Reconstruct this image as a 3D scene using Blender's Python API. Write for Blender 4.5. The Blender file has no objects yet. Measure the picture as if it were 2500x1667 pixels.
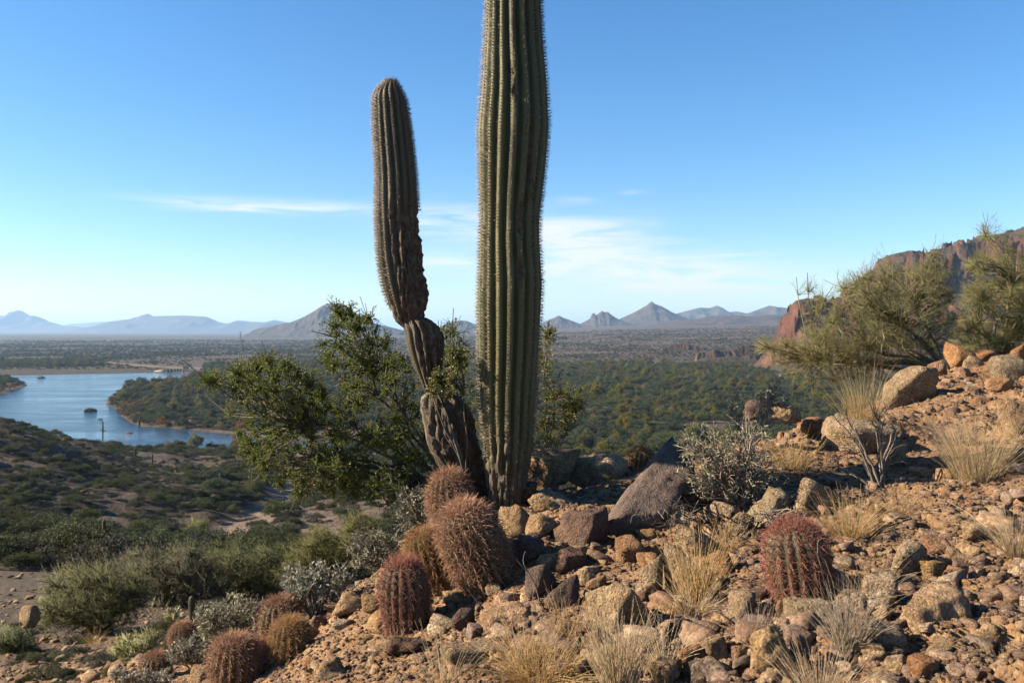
import bpy, bmesh, math, random
import numpy as np
from mathutils import Vector, Matrix, Euler

rng = np.random.default_rng(11)
random.seed(11)
sc = bpy.context.scene
COL = sc.collection

# ------------------------------------------------------------------ camera
FPX, HX, HY = 2165.0, 1250.0, 805.0          # focal length in photo pixels, principal column, horizon row
cam_d = bpy.data.cameras.new('camera')
cam = bpy.data.objects.new('camera', cam_d)
COL.objects.link(cam)
cam.location = (0, 0, 0)
cam.rotation_euler = (math.radians(90), 0, 0)
cam_d.sensor_width = 36
cam_d.lens = 36 * FPX / 2500
cam_d.shift_y = -(833.5 - HY) / 2500
cam_d.clip_start = 0.05
cam_d.clip_end = 90000
cam_d.dof.use_dof = True
cam_d.dof.focus_distance = 5.6
cam_d.dof.aperture_fstop = 6.3
sc.camera = cam

# ------------------------------------------------------------------ light, sky, exposure
SUN_EL, SUN_FWD = math.radians(28.5), math.radians(-2)
S = Vector((-math.cos(SUN_EL) * math.cos(SUN_FWD), math.cos(SUN_EL) * math.sin(SUN_FWD), math.sin(SUN_EL)))
sun_d = bpy.data.lights.new('sun', 'SUN')
sun_d.energy = 5.0
sun_d.angle = math.radians(0.53)
sun_d.color = (1.0, 0.86, 0.66)
sun = bpy.data.objects.new('sun', sun_d)
COL.objects.link(sun)
sun.rotation_euler = S.to_track_quat('Z', 'Y').to_euler()
sun.location = (-20, 5, 15)

world = bpy.data.worlds.new('World')
sc.world = world
world.use_nodes = True
nt = world.node_tree
nt.nodes.clear()


def N(nt, t, **kw):
    n = nt.nodes.new(t)
    for k, v in kw.items():
        if k == 'inp':
            for a, b in v.items():
                n.inputs[a].default_value = b
        else:
            setattr(n, k, v)
    return n


def math_node(nt, op, a, b=None, clamp=False):
    n = nt.nodes.new('ShaderNodeMath')
    n.operation = op
    n.use_clamp = clamp
    for i, v in enumerate((a, b)):
        if v is None:
            continue
        if isinstance(v, (int, float)):
            n.inputs[i].default_value = v
        else:
            nt.links.new(v, n.inputs[i])
    return n.outputs[0]


sky = N(nt, 'ShaderNodeTexSky', sky_type='NISHITA', sun_disc=False)
sky.sun_elevation = SUN_EL
sky.sun_rotation = math.atan2(S.x, S.y)
sky.altitude = 400
sky.air_density = 1.0
sky.dust_density = 0.35
sky.ozone_density = 4.0
tc = N(nt, 'ShaderNodeTexCoord')
sep = N(nt, 'ShaderNodeSeparateXYZ')
nt.links.new(tc.outputs['Generated'], sep.inputs[0])
X_, Y_, Z_ = sep.outputs
az = math_node(nt, 'ARCTAN2', X_, Y_)
el = math_node(nt, 'ARCSINE', Z_)
comb = N(nt, 'ShaderNodeCombineXYZ')
nt.links.new(math_node(nt, 'MULTIPLY', az, 5.0), comb.inputs[0])
nt.links.new(math_node(nt, 'MULTIPLY', el, 46.0), comb.inputs[1])
noi = N(nt, 'ShaderNodeTexNoise', inp={'Scale': 1.5, 'Detail': 9.0, 'Roughness': 0.62, 'Distortion': 0.9})
nt.links.new(comb.outputs[0], noi.inputs['Vector'])

def blob(px, py, rx, ry, amp):
    a0 = math.atan((px - HX) / FPX)
    e0 = math.atan((HY - py) / FPX)
    da = math_node(nt, 'DIVIDE', math_node(nt, 'SUBTRACT', az, a0), rx / FPX)
    de = math_node(nt, 'DIVIDE', math_node(nt, 'SUBTRACT', el, e0), ry / FPX)
    r2 = math_node(nt, 'ADD', math_node(nt, 'MULTIPLY', da, da), math_node(nt, 'MULTIPLY', de, de))
    return math_node(nt, 'MULTIPLY', math_node(nt, 'POWER', 2.718, math_node(nt, 'MULTIPLY', r2, -1.0)), amp)


CLOUDS = [(620, 514, 220, 15, 1.3), (1100, 540, 150, 36, 1.0), (1390, 570, 180, 40, 1.25), (1470, 640, 260, 42, 1.4),
          (1700, 690, 320, 36, 1.3), (1080, 640, 140, 22, .7), (1770, 625, 90, 9, .5), (1410, 490, 60, 9, .4), (1550, 474, 35, 6, .4)]
cov = None
for c in CLOUDS:
    b = blob(*c)
    cov = b if cov is None else math_node(nt, 'ADD', cov, b)
wisp = N(nt, 'ShaderNodeMapRange', inp={'From Min': 0.32, 'From Max': 0.62})
nt.links.new(noi.outputs[0], wisp.inputs[0])
cm = math_node(nt, 'MULTIPLY', cov, wisp.outputs[0], clamp=True)
cm = math_node(nt, 'MULTIPLY', cm, 0.92)
mixc = N(nt, 'ShaderNodeMix', data_type='RGBA')
mixc.inputs['B'].default_value = (5.0, 5.2, 5.4, 1)
nt.links.new(cm, mixc.inputs['Factor'])
hs = N(nt, 'ShaderNodeHueSaturation', inp={'Saturation': 1.22})
nt.links.new(sky.outputs[0], hs.inputs['Color'])
nt.links.new(hs.outputs[0], mixc.inputs['A'])
bg = N(nt, 'ShaderNodeBackground', inp={'Strength': 0.056})
wo = N(nt, 'ShaderNodeOutputWorld')
nt.links.new(mixc.outputs['Result'], bg.inputs[0])
nt.links.new(bg.outputs[0], wo.inputs[0])

sc.view_settings.view_transform = 'Standard'
sc.view_settings.look = 'None'
sc.view_settings.exposure = 1.82
sc.view_settings.gamma = 1.0
sc.view_settings.use_curve_mapping = False
sc.cycles.use_denoising = True
sc.cycles.max_bounces = 6
sc.cycles.diffuse_bounces = 3
sc.cycles.glossy_bounces = 2
sc.cycles.transmission_bounces = 2
sc.cycles.transparent_max_bounces = 6
sc.cycles.volume_bounces = 0
sc.cycles.caustics_reflective = False
sc.cycles.caustics_refractive = False

# ------------------------------------------------------------------ numpy noise


def _hash(ix, iy, iz, seed):
    h = (ix * 374761393 + iy * 668265263 + iz * 2147483647 + seed * 1274126177) & 0xFFFFFFFF
    h = ((h ^ (h >> 13)) * 1274126177) & 0xFFFFFFFF
    h = ((h ^ (h >> 16)) * 2246822519) & 0xFFFFFFFF
    return ((h ^ (h >> 15)) & 0xFFFFFF).astype(np.float64) / 0xFFFFFF * 2 - 1


def vnoise(p, seed=0):
    """smooth value noise, p (n,3) -> (n,) in -1..1"""
    p = np.asarray(p, dtype=np.float64)
    i = np.floor(p).astype(np.int64)
    f = p - i
    f = f * f * f * (f * (f * 6 - 15) + 10)
    r = 0
    for dx in (0, 1):
        wx = f[:, 0] if dx else 1 - f[:, 0]
        for dy in (0, 1):
            wy = f[:, 1] if dy else 1 - f[:, 1]
            for dz in (0, 1):
                wz = f[:, 2] if dz else 1 - f[:, 2]
                r = r + wx * wy * wz * _hash(i[:, 0] + dx, i[:, 1] + dy, i[:, 2] + dz, seed)
    return r


def fbm(p, octaves=4, seed=0, gain=0.5, ridged=False):
    p = np.asarray(p, dtype=np.float64)
    r, a, s = 0, 1.0, 0
    for o in range(octaves):
        n = vnoise(p * (2.03 ** o) + 17.3 * o, seed + o)
        if ridged:
            n = 1 - 2 * np.abs(n)
        r = r + a * n
        s += a
        a *= gain
    return r / s


def P(px, py, d):
    """photo pixel and distance -> world point"""
    return np.array([(px - HX) / FPX * d, d, (HY - py) / FPX * d])


def smooth01(x):
    x = np.clip(x, 0, 1)
    return x * x * (3 - 2 * x)

# ------------------------------------------------------------------ mesh helpers


def mesh_data(name, V, F, smooth=False, attrs=None):
    V = np.asarray(V, dtype=np.float32).reshape(-1, 3)
    Fs = F if isinstance(F, list) else [F]
    Fs = [np.asarray(f, dtype=np.int32) for f in Fs if len(f)]
    me = bpy.data.meshes.new(name)
    me.vertices.add(len(V))
    me.vertices.foreach_set('co', V.ravel())
    if Fs:
        loops = np.concatenate([f.ravel() for f in Fs])
        counts = np.concatenate([np.full(len(f), f.shape[1], dtype=np.int32) for f in Fs])
        starts = np.concatenate([[0], np.cumsum(counts)[:-1]]).astype(np.int32)
        me.loops.add(len(loops))
        me.loops.foreach_set('vertex_index', loops)
        me.polygons.add(len(counts))
        me.polygons.foreach_set('loop_start', starts)
        me.polygons.foreach_set('loop_total', counts)
        if smooth:
            me.polygons.foreach_set('use_smooth', np.ones(len(counts), dtype=bool))
    if attrs:
        for k, v in attrs.items():
            a = me.attributes.new(k, 'FLOAT', 'POINT')
            a.data.foreach_set('value', np.asarray(v, dtype=np.float32))
    me.update(calc_edges=True)
    return me


def obj(name, me, mat=None, parent=None, loc=None):
    o = bpy.data.objects.new(name, me)
    COL.objects.link(o)
    if mat is not None and me is not None and not me.materials:
        me.materials.append(mat)
    if parent is not None:
        o.parent = parent
    if loc is not None:
        o.location = loc
    return o


def build(name, V, F, mat, parent=None, loc=None, smooth=False, attrs=None):
    return obj(name, mesh_data(name, V, F, smooth, attrs), mat, parent, loc)


def tag(o, label, cat, group=None, kind=None):
    if label:
        o['label'] = label
    if cat:
        o['category'] = cat
    if group:
        o['group'] = group
    if kind:
        o['kind'] = kind
    return o


def thing(name, label, cat, loc, group=None):
    o = bpy.data.objects.new(name, None)
    COL.objects.link(o)
    o.location = loc
    o.empty_display_size = 0.1
    return tag(o, label, cat, group)


def struct(o):
    o['kind'] = 'structure'
    return o


def stuff(o):
    o['kind'] = 'stuff'
    return o


def dup(root, loc, rot=(0, 0, 0), scale=1.0, label=None, group=None):
    r = root.copy()
    COL.objects.link(r)
    r.location = loc
    r.rotation_euler = rot
    r.scale = (scale,) * 3 if isinstance(scale, (int, float)) else scale
    if label:
        r['label'] = label
    if group:
        r['group'] = group
    for ch in list(root.children):
        c = ch.copy()
        COL.objects.link(c)
        c.parent = r
        for g in list(ch.children):
            q = g.copy()
            COL.objects.link(q)
            q.parent = c
    return r


def grid_faces(nr, nc, wrap=False):
    i = np.arange(nr - 1)[:, None]
    m = nc if wrap else nc - 1
    j = np.arange(m)[None, :]
    a = i * nc + j
    b = i * nc + (j + 1) % nc
    return np.stack([a, b, b + nc, a + nc], -1).reshape(-1, 4)


def tubes(Pl, R, sides=4):
    """Pl (N,K,3) polylines, R (N,K) radii -> verts, quads"""
    Pl = np.asarray(Pl, float)
    n, K, _ = Pl.shape
    T = np.gradient(Pl, axis=1)
    T /= np.linalg.norm(T, axis=2, keepdims=True) + 1e-12
    ref = np.where(np.abs(T[:, :1, 2:3]) < 0.8, np.array([0, 0, 1.0]), np.array([1.0, 0, 0]))
    A = np.cross(T, np.broadcast_to(ref, T.shape))
    A /= np.linalg.norm(A, axis=2, keepdims=True) + 1e-12
    B = np.cross(T, A)
    ang = np.arange(sides) / sides * 2 * np.pi
    V = Pl[:, :, None] + R[:, :, None, None] * (np.cos(ang)[None, None, :, None] * A[:, :, None] + np.sin(ang)[None, None, :, None] * B[:, :, None])
    base = (np.arange(n) * K * sides)[:, None, None]
    k = (np.arange(K - 1) * sides)[None, :, None]
    j = np.arange(sides)[None, None, :]
    j2 = (j + 1) % sides
    F = np.stack([base + k + j, base + k + j2, base + k + sides + j2, base + k + sides + j], -1).reshape(-1, 4)
    return V.reshape(-1, 3), F


def cones(B, D, L, r):
    """thin three-sided spikes: base points B, unit dirs D, lengths L, radii r"""
    n = len(B)
    ref = np.where(np.abs(D[:, 2:3]) < 0.8, np.array([0, 0, 1.0]), np.array([1.0, 0, 0]))
    A = np.cross(D, ref)
    A /= np.linalg.norm(A, axis=1, keepdims=True) + 1e-12
    C = np.cross(D, A)
    V = np.empty((n, 4, 3))
    for q in range(3):
        a = q * 2 * np.pi / 3
        V[:, q] = B + (math.cos(a) * A + math.sin(a) * C) * np.reshape(r, (-1, 1))
    V[:, 3] = B + D * np.reshape(L, (-1, 1))
    i = (np.arange(n) * 4)[:, None]
    F = np.concatenate([i + [0, 1, 3], i + [1, 2, 3], i + [2, 0, 3]])
    return V.reshape(-1, 3), F


def leaf_quads(B, D, L, W, seed=0, fold=0.25):
    """little folded diamond leaves"""
    r = np.random.default_rng(seed)
    n = len(B)
    Rn = r.normal(size=(n, 3))
    A = np.cross(D, Rn)
    A /= np.linalg.norm(A, axis=1, keepdims=True) + 1e-12
    C = np.cross(D, A)
    L = np.reshape(L, (-1, 1))
    W = np.reshape(W, (-1, 1))
    V = np.empty((n, 4, 3))
    V[:, 0] = B
    V[:, 1] = B + D * L * 0.5 + A * W * 0.5 + C * W * fold
    V[:, 2] = B + D * L
    V[:, 3] = B + D * L * 0.5 - A * W * 0.5 + C * W * fold
    i = (np.arange(n) * 4)[:, None]
    F = np.concatenate([i + [0, 1, 2], i + [0, 2, 3]])
    return V.reshape(-1, 3), F


def unit(v):
    v = np.asarray(v, float)
    return v / (np.linalg.norm(v, axis=-1, keepdims=True) + 1e-12)


def join(parts):
    Vs, Fs, off = [], {}, 0
    for V, F in parts:
        Vs.append(V)
        Fs.setdefault(F.shape[1], []).append(F + off)
        off += len(V)
    return np.concatenate(Vs), [np.concatenate(f) for f in Fs.values()]


_ico = {}


def ico(sub):
    if sub not in _ico:
        bm = bmesh.new()
        bmesh.ops.create_icosphere(bm, subdivisions=sub, radius=1.0)
        V = np.array([v.co[:] for v in bm.verts])
        F = np.array([[v.index for v in f.verts] for f in bm.faces])
        bm.free()
        _ico[sub] = (V, F)
    return _ico[sub]

# ------------------------------------------------------------------ materials


def ramp(nt, stops, fac):
    r = nt.nodes.new('ShaderNodeValToRGB')
    els = r.color_ramp.elements
    while len(els) < len(stops):
        els.new(0.5)
    for e, (p, c) in zip(els, stops):
        e.position = p
        e.color = (*c, 1)
    nt.links.new(fac, r.inputs[0])
    return r.outputs[0]


def noise_node(nt, vec, scale, detail=4, rough=0.55, dist=0.0):
    n = N(nt, 'ShaderNodeTexNoise', inp={'Scale': scale, 'Detail': detail, 'Roughness': rough, 'Distortion': dist})
    if vec is not None:
        nt.links.new(vec, n.inputs['Vector'])
    return n.outputs[0]


def mixrgb(nt, fac, a, b, blend='MIX'):
    m = N(nt, 'ShaderNodeMix', data_type='RGBA', blend_type=blend)
    for key, v in (('Factor', fac), ('A', a), ('B', b)):
        s = m.inputs[key]
        if isinstance(v, (int, float)):
            s.default_value = v
        elif isinstance(v, tuple):
            s.default_value = (*v, 1)
        else:
            nt.links.new(v, s)
    return m.outputs['Result']


def new_mat(name, rough=0.9, spec=0.25):
    m = bpy.data.materials.new(name)
    m.use_nodes = True
    nt = m.node_tree
    b = nt.nodes['Principled BSDF']
    b.inputs['Roughness'].default_value = rough
    b.inputs['Specular IOR Level'].default_value = spec
    return m, nt, b


def bump(nt, b, height, strength, dist):
    n = N(nt, 'ShaderNodeBump', inp={'Strength': strength, 'Distance': dist})
    nt.links.new(height, n.inputs['Height'])
    nt.links.new(n.outputs[0], b.inputs['Normal'])


def jitter(nt, colour, value, amount_v=0.3, amount_h=0.02, amount_s=0.2):
    """vary a colour by a 0..1 value"""
    h = N(nt, 'ShaderNodeHueSaturation')
    nt.links.new(colour, h.inputs['Color'])
    v = math_node(nt, 'ADD', math_node(nt, 'MULTIPLY', value, 2 * amount_v), 1 - amount_v)
    nt.links.new(v, h.inputs['Value'])
    w = math_node(nt, 'FRACT', math_node(nt, 'MULTIPLY', value, 7.31))
    nt.links.new(math_node(nt, 'ADD', math_node(nt, 'MULTIPLY', w, 2 * amount_h), 0.5 - amount_h), h.inputs['Hue'])
    w2 = math_node(nt, 'FRACT', math_node(nt, 'MULTIPLY', value, 13.7))
    nt.links.new(math_node(nt, 'ADD', math_node(nt, 'MULTIPLY', w2, 2 * amount_s), 1 - amount_s), h.inputs['Saturation'])
    return h.outputs[0]


def obj_coord(nt):
    return N(nt, 'ShaderNodeTexCoord').outputs['Object']


def obj_random(nt):
    return N(nt, 'ShaderNodeObjectInfo').outputs['Random']


def island_random(nt):
    return N(nt, 'ShaderNodeNewGeometry').outputs['Random Per Island']


def leaf_mat(name, c1, c2, trans=0.3, rough=0.5, spec=0.35, var=0.35, scale=3.0, objvar=0.15, hue=0.02):
    m, nt, b = new_mat(name, rough, spec)
    r = island_random(nt)
    col = mixrgb(nt, r, c1, c2)
    col = jitter(nt, col, math_node(nt, 'FRACT', math_node(nt, 'MULTIPLY', r, 5.77)), var, hue, 0.2)
    col = jitter(nt, col, obj_random(nt), objvar, hue, 0.25)
    nt.links.new(col, b.inputs['Base Color'])
    if trans > 0:
        t = N(nt, 'ShaderNodeBsdfTranslucent')
        nt.links.new(col, t.inputs[0])
        mx = N(nt, 'ShaderNodeMixShader', inp={0: trans})
        nt.links.new(b.outputs[0], mx.inputs[1])
        nt.links.new(t.outputs[0], mx.inputs[2])
        nt.links.new(mx.outputs[0], nt.nodes['Material Output'].inputs[0])
    return m


def simple_mat(name, stops, scale, rough=0.85, bump_s=0.0, bump_scale=None, bump_d=0.01, spec=0.25, island=0.0, objvar=0.0, detail=5, coord_scale=None):
    m, nt, b = new_mat(name, rough, spec)
    v = obj_coord(nt)
    if coord_scale:
        mp = N(nt, 'ShaderNodeMapping')
        mp.inputs['Scale'].default_value = coord_scale
        nt.links.new(v, mp.inputs[0])
        v = mp.outputs[0]
    n = noise_node(nt, v, scale, detail, 0.6)
    col = ramp(nt, stops, n)
    if island:
        col = jitter(nt, col, island_random(nt), island, 0.015, 0.15)
    if objvar:
        col = jitter(nt, col, obj_random(nt), objvar, 0.012, 0.2)
    nt.links.new(col, b.inputs['Base Color'])
    if bump_s:
        bump(nt, b, noise_node(nt, v, bump_scale or scale * 4, 6, 0.65), bump_s, bump_d)
    return m
# ------------------------------------------------------------------ terrain height: slope z/Y as a function of (X/Y, log Y)
WATER = -55.0
CTRL = []


def cp(px, d, py):
    CTRL.append(((px - HX) / FPX, math.log(d), (HY - py) / FPX))


for px, l in {
    2900: [(1.2, 2750), (2.9, 1600), (4.2, 1300), (6.0, 1100), (9, 905), (11, 870), (17, 915), (30, 1040), (100, 1140), (250, 1110)],
    2500: [(1.2, 2900), (3.1, 1667), (3.8, 1450), (4.7, 1300), (5.6, 1200), (7.2, 1060), (9.2, 935), (10.6, 893), (12.5, 905), (17, 950), (30, 1060), (100, 1150), (250, 1110)],
    2250: [(3.15, 1667), (3.9, 1470), (4.9, 1310), (6.0, 1190), (7.4, 1080), (8.8, 985), (10.2, 925), (11.5, 918), (17, 1000), (30, 1100), (100, 1170)],
    2000: [(1.2, 3000), (3.2, 1667), (4.0, 1480), (5.0, 1320), (6.2, 1205), (7.3, 1110), (8.2, 1040), (9.3, 1040), (12, 1130), (30, 1210), (100, 1200), (250, 1120)],
    1750: [(3.35, 1667), (4.2, 1480), (5.2, 1330), (6.2, 1225), (7.1, 1130), (7.8, 1090), (9, 1140), (12, 1230), (30, 1290), (100, 1230)],
    1500: [(1.2, 3080), (3.5, 1667), (4.4, 1480), (5.4, 1335), (6.2, 1230), (6.9, 1172), (7.5, 1185), (9, 1270), (12, 1340), (30, 1370), (100, 1260), (250, 1130)],
    1250: [(3.7, 1667), (4.6, 1500), (5.4, 1370), (6.1, 1250), (6.7, 1210), (7.6, 1260), (10, 1380), (14, 1420), (30, 1400), (100, 1280)],
    1050: [(1.2, 3250), (4.0, 1667), (4.9, 1540), (5.6, 1420), (6.4, 1330), (7.3, 1345), (10, 1450), (14, 1460), (30, 1420), (100, 1290), (250, 1140)],
    850: [(4.35, 1667), (5.2, 1560), (5.9, 1475), (6.7, 1455), (7.8, 1490), (11, 1540), (18, 1520), (35, 1450), (100, 1330), (200, 1215), (300, 1150)],
    650: [(1.2, 3350), (4.9, 1680), (5.7, 1610), (6.5, 1590), (8, 1595), (11, 1580), (16, 1545), (25, 1490), (50, 1425), (100, 1330), (180, 1250), (300, 1140)],
    450: [(5.6, 1720), (7, 1670), (9, 1620), (12, 1575), (18, 1520), (30, 1455), (60, 1400), (130, 1330), (200, 1225), (300, 1135)],
    200: [(1.2, 3500), (6.5, 1800), (9, 1705), (12, 1630), (18, 1545), (30, 1440), (45, 1395), (60, 1370), (80, 1375), (120, 1305), (190, 1195), (235, 1105), (265, 1062), (300, 1075), (350, 1090)],
    0: [(7, 1850), (10, 1720), (14, 1610), (20, 1530), (30, 1440), (48, 1378), (65, 1350), (85, 1355), (120, 1290), (180, 1170), (225, 1060), (258, 1018), (290, 1040), (350, 1085)],
    -400: [(1.2, 3700), (8, 1950), (14, 1640), (30, 1440), (60, 1340), (120, 1240), (180, 1110), (240, 1000), (300, 1010), (350, 1070)],
    3400: [(1.2, 2600), (9, 870), (17, 880), (60, 1000), (250, 1100)],
}.items():
    for d, py in l:
        cp(px, d, py)
for px in (-900, -300, 200, 700, 1250, 1800, 2400, 3200):
    for d in (400, 600, 900, 1300):
        CTRL.append(((px - HX) / FPX, math.log(d), WATER / d))
    if px < 1000:
        for d in (2000, 3500, 6000, 12000, 25000, 60000):
            CTRL.append(((px - HX) / FPX, math.log(d), (WATER + 3) / d))
for px, l in {1250: [(2000, 856), (3500, 825), (6000, 808), (12000, 806), (25000, 806), (60000, 805)],
              1800: [(1800, 858), (2600, 828), (3800, 803), (5200, 792), (8000, 790), (14000, 795), (30000, 802), (60000, 804)],
              2400: [(1800, 855), (2600, 825), (3800, 800), (6000, 790), (14000, 795), (60000, 804)],
              3200: [(1800, 850), (2600, 820), (3800, 795), (6000, 788), (14000, 795), (60000, 804)]}.items():
    for d, py in l:
        cp(px, d, py)
CT = np.array(CTRL)
AK = 3.0


def _tps(r2):
    return np.where(r2 > 1e-12, 0.5 * r2 * np.log(r2 + 1e-12), 0.0)


_C = np.stack([CT[:, 0] * AK, CT[:, 1]], 1)
_n = len(_C)
_K = _tps(((_C[:, None] - _C[None]) ** 2).sum(-1)) + np.eye(_n) * 0.0015
_Pm = np.c_[np.ones(_n), _C]
_A = np.block([[_K, _Pm], [_Pm.T, np.zeros((3, 3))]])
_W = np.linalg.solve(_A, np.r_[CT[:, 2], np.zeros(3)])
GA = np.linspace(-1.1, 1.1, 221)
GS = np.linspace(0.0, math.log(70000), 420)
_q = np.stack(np.meshgrid(GA * AK, GS, indexing='ij'), -1).reshape(-1, 2)
_val = np.zeros(len(_q))
for i in range(0, len(_q), 20000):
    qq = _q[i:i + 20000]
    _val[i:i + 20000] = _tps(((qq[:, None] - _C[None]) ** 2).sum(-1)) @ _W[:_n] + _W[_n] + qq @ _W[_n + 1:]
GT = _val.reshape(len(GA), len(GS))

# river outline on the water plane, from the picture: (column, row) at the water's level
RIV_PX = [(-900, 921), (0, 917), (185, 913), (409, 909), (450, 910), (460, 920), (440, 929), (405, 934), (300, 939), (292, 946), (300, 953), (283, 965), (256, 976),
          (255, 990), (285, 999), (291, 1016), (314, 1033), (340, 1041), (400, 1044), (501, 1054), (600, 1064), (720, 1075), (830, 1083), (840, 1091),
          (700, 1099), (553, 1097), (400, 1096), (200, 1102), (0, 1106), (-700, 1115), (-1500, 1040)]
RIV = np.array([P(x, y, WATER * FPX / (HY - y))[:2] for x, y in RIV_PX])


def poly_sd(pts, poly):
    """signed distance to a polygon, positive outside"""
    d2 = np.full(len(pts), 1e18)
    inside = np.zeros(len(pts), bool)
    m = len(poly)
    for i in range(m):
        a, b = poly[i], poly[(i + 1) % m]
        e = b - a
        w = pts - a
        t = np.clip((w @ e) / (e @ e), 0, 1)
        q = w - t[:, None] * e
        d2 = np.minimum(d2, (q ** 2).sum(1))
        c1 = (a[1] <= pts[:, 1]) & (b[1] > pts[:, 1])
        c2 = (a[1] > pts[:, 1]) & (b[1] <= pts[:, 1])
        cr = e[0] * w[:, 1] - e[1] * w[:, 0]
        inside ^= (c1 & (cr > 0)) | (c2 & (cr < 0))
    d = np.sqrt(d2)
    return np.where(inside, -d, d)


PENIN = np.array([P(x, y, WATER * FPX / (HY - y))[:2] for x, y in [(-60, 925), (20, 923), (45, 926), (66, 937), (70, 941), (50, 950), (20, 960), (-20, 964), (-80, 966)]])


def river_sd(pts):
    return np.maximum(poly_sd(pts, RIV), -poly_sd(pts, PENIN))


# the dry wash below the ridge: (column, distance)
WASH = np.array([((px - HX) / FPX * d, d) for px, d in [(430, 118), (480, 131), (540, 150), (600, 170), (660, 190), (705, 215), (730, 255), (735, 310), (740, 390)]])


def wash_dist(pts):
    d2 = np.full(len(pts), 1e18)
    for a, b in zip(WASH[:-1], WASH[1:]):
        e = b - a
        w = pts - a
        t = np.clip((w @ e) / (e @ e), 0, 1)
        d2 = np.minimum(d2, ((w - t[:, None] * e) ** 2).sum(1))
    return np.sqrt(d2)


def height(X, Y, detail=True):
    X = np.atleast_1d(np.asarray(X, float))
    Y = np.atleast_1d(np.asarray(Y, float))
    Yc = np.maximum(Y, 1.2)
    a = np.clip(X / Yc, -1.09, 1.09)
    s = np.log(Yc)
    fa = (a - GA[0]) / (GA[1] - GA[0])
    fs = s / (GS[1] - GS[0])
    ia = np.clip(fa.astype(int), 0, len(GA) - 2)
    iS = np.clip(fs.astype(int), 0, len(GS) - 2)
    ua, us = fa - ia, fs - iS
    t = (GT[ia, iS] * (1 - ua) + GT[ia + 1, iS] * ua) * (1 - us) + (GT[ia, iS + 1] * (1 - ua) + GT[ia + 1, iS + 1] * ua) * us
    z = t * Yc
    p = np.stack([X, Y, 0 * X], 1)
    far = Y > 40
    if far.any():
        pf = p[far]
        yf = Y[far]
        zf = z[far]
        # gullies and hummocks on the slopes below the ridge
        w = smooth01((yf - 40) / 40) * (1 - smooth01((yf - 330) / 60))
        zf = zf + w * (fbm(pf / 38.0, 4, 3, 0.55) * 4.2 + fbm(pf / 9.0, 3, 5) * 0.8) * np.clip(yf / 180, 0.3, 1)
        wd = wash_dist(pf[:, :2])
        zf = zf - 2.2 * (1 - smooth01((wd - 3) / 9)) * w
        flat = smooth01((yf - 370) / 50) * (1 - smooth01((yf - 1350) / 350))
        zf = zf * (1 - flat) + (WATER + 0.7 + 0.35 * fbm(pf / 60.0, 3, 9)) * flat
        rel = smooth01((yf - 1400) / 600)
        zf = zf + rel * fbm(pf / 420.0, 4, 21, 0.5) * np.clip(yf / 500, 2, 12)
        sel = (yf > 385) & (yf < 1700)
        if sel.any():
            sd = river_sd(pf[sel, :2])
            k = smooth01((sd + 5) / 9)
            zf[sel] = zf[sel] * k + (WATER - 2.2) * (1 - k)
        z[far] = zf
    if detail:
        near = Y < 60
        if near.any():
            pn = p[near]
            q = 1 - smooth01((Y[near] - 25) / 30)
            xn, yn = X[near], Y[near]
            rough = np.clip(0.55 + 1.1 * fbm(pn / 1.3, 2, 37), 0.12, 1.0)
            wx, wy = xn + 0.05 * fbm(pn / 0.12, 2, 41), yn + 0.05 * fbm(pn / 0.12 + 7, 2, 43)
            k = q * rough * (1 - smooth01((yn - 12) / 6))
            z[near] += k * (0.060 * cells(wx, wy, 0.34, 51) + 0.034 * cells(wx, wy, 0.14, 52) + 0.016 * cells(wx, wy, 0.06, 53))
            z[near] += q * (0.055 * fbm(pn / 0.55, 3, 31) + 0.030 * fbm(pn / 0.16, 3, 33) + 0.012 * fbm(pn / 0.05, 2, 35))
    return z


def cells(X, Y, size, seed):
    """broken ground: every cell of a jittered grid is a block with its own height and tilt"""
    gx, gy = X / size, Y / size
    ix, iy = np.floor(gx).astype(np.int64), np.floor(gy).astype(np.int64)
    best = np.full(len(X), 1e9)
    out = np.zeros(len(X))
    z0 = np.zeros(len(X), np.int64)
    for ax in (-1, 0, 1):
        for ay in (-1, 0, 1):
            cx, cy = ix + ax, iy + ay
            jx = cx + 0.5 + 0.45 * _hash(cx, cy, z0, seed)
            jy = cy + 0.5 + 0.45 * _hash(cx, cy, z0 + 1, seed)
            dx, dy = gx - jx, gy - jy
            dd = dx * dx + dy * dy
            h = 0.55 * _hash(cx, cy, z0 + 2, seed) + 0.9 * (_hash(cx, cy, z0 + 3, seed) * dx + _hash(cx, cy, z0 + 4, seed) * dy)
            m = dd < best
            best = np.where(m, dd, best)
            out = np.where(m, h, out)
    return out


def hgt(x, y):
    return float(height(x, y, False)[0])


_YS = np.exp(np.linspace(math.log(1.6), math.log(900), 2600))


def hit(px, py, dmin=1.6):
    """where the line of sight through a photo pixel first meets the ground"""
    a, t = (px - HX) / FPX, (HY - py) / FPX
    ys = _YS[_YS >= dmin]
    z = height(a * ys, ys, False)
    k = np.argmax(z >= t * ys)
    if z[k] < t * ys[k]:
        k = len(ys) - 1
    return float(ys[k])


def ground_pt(px, py, dmin=1.6):
    d = hit(px, py, dmin)
    x = (px - HX) / FPX * d
    return np.array([x, d, hgt(x, d)])


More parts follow.
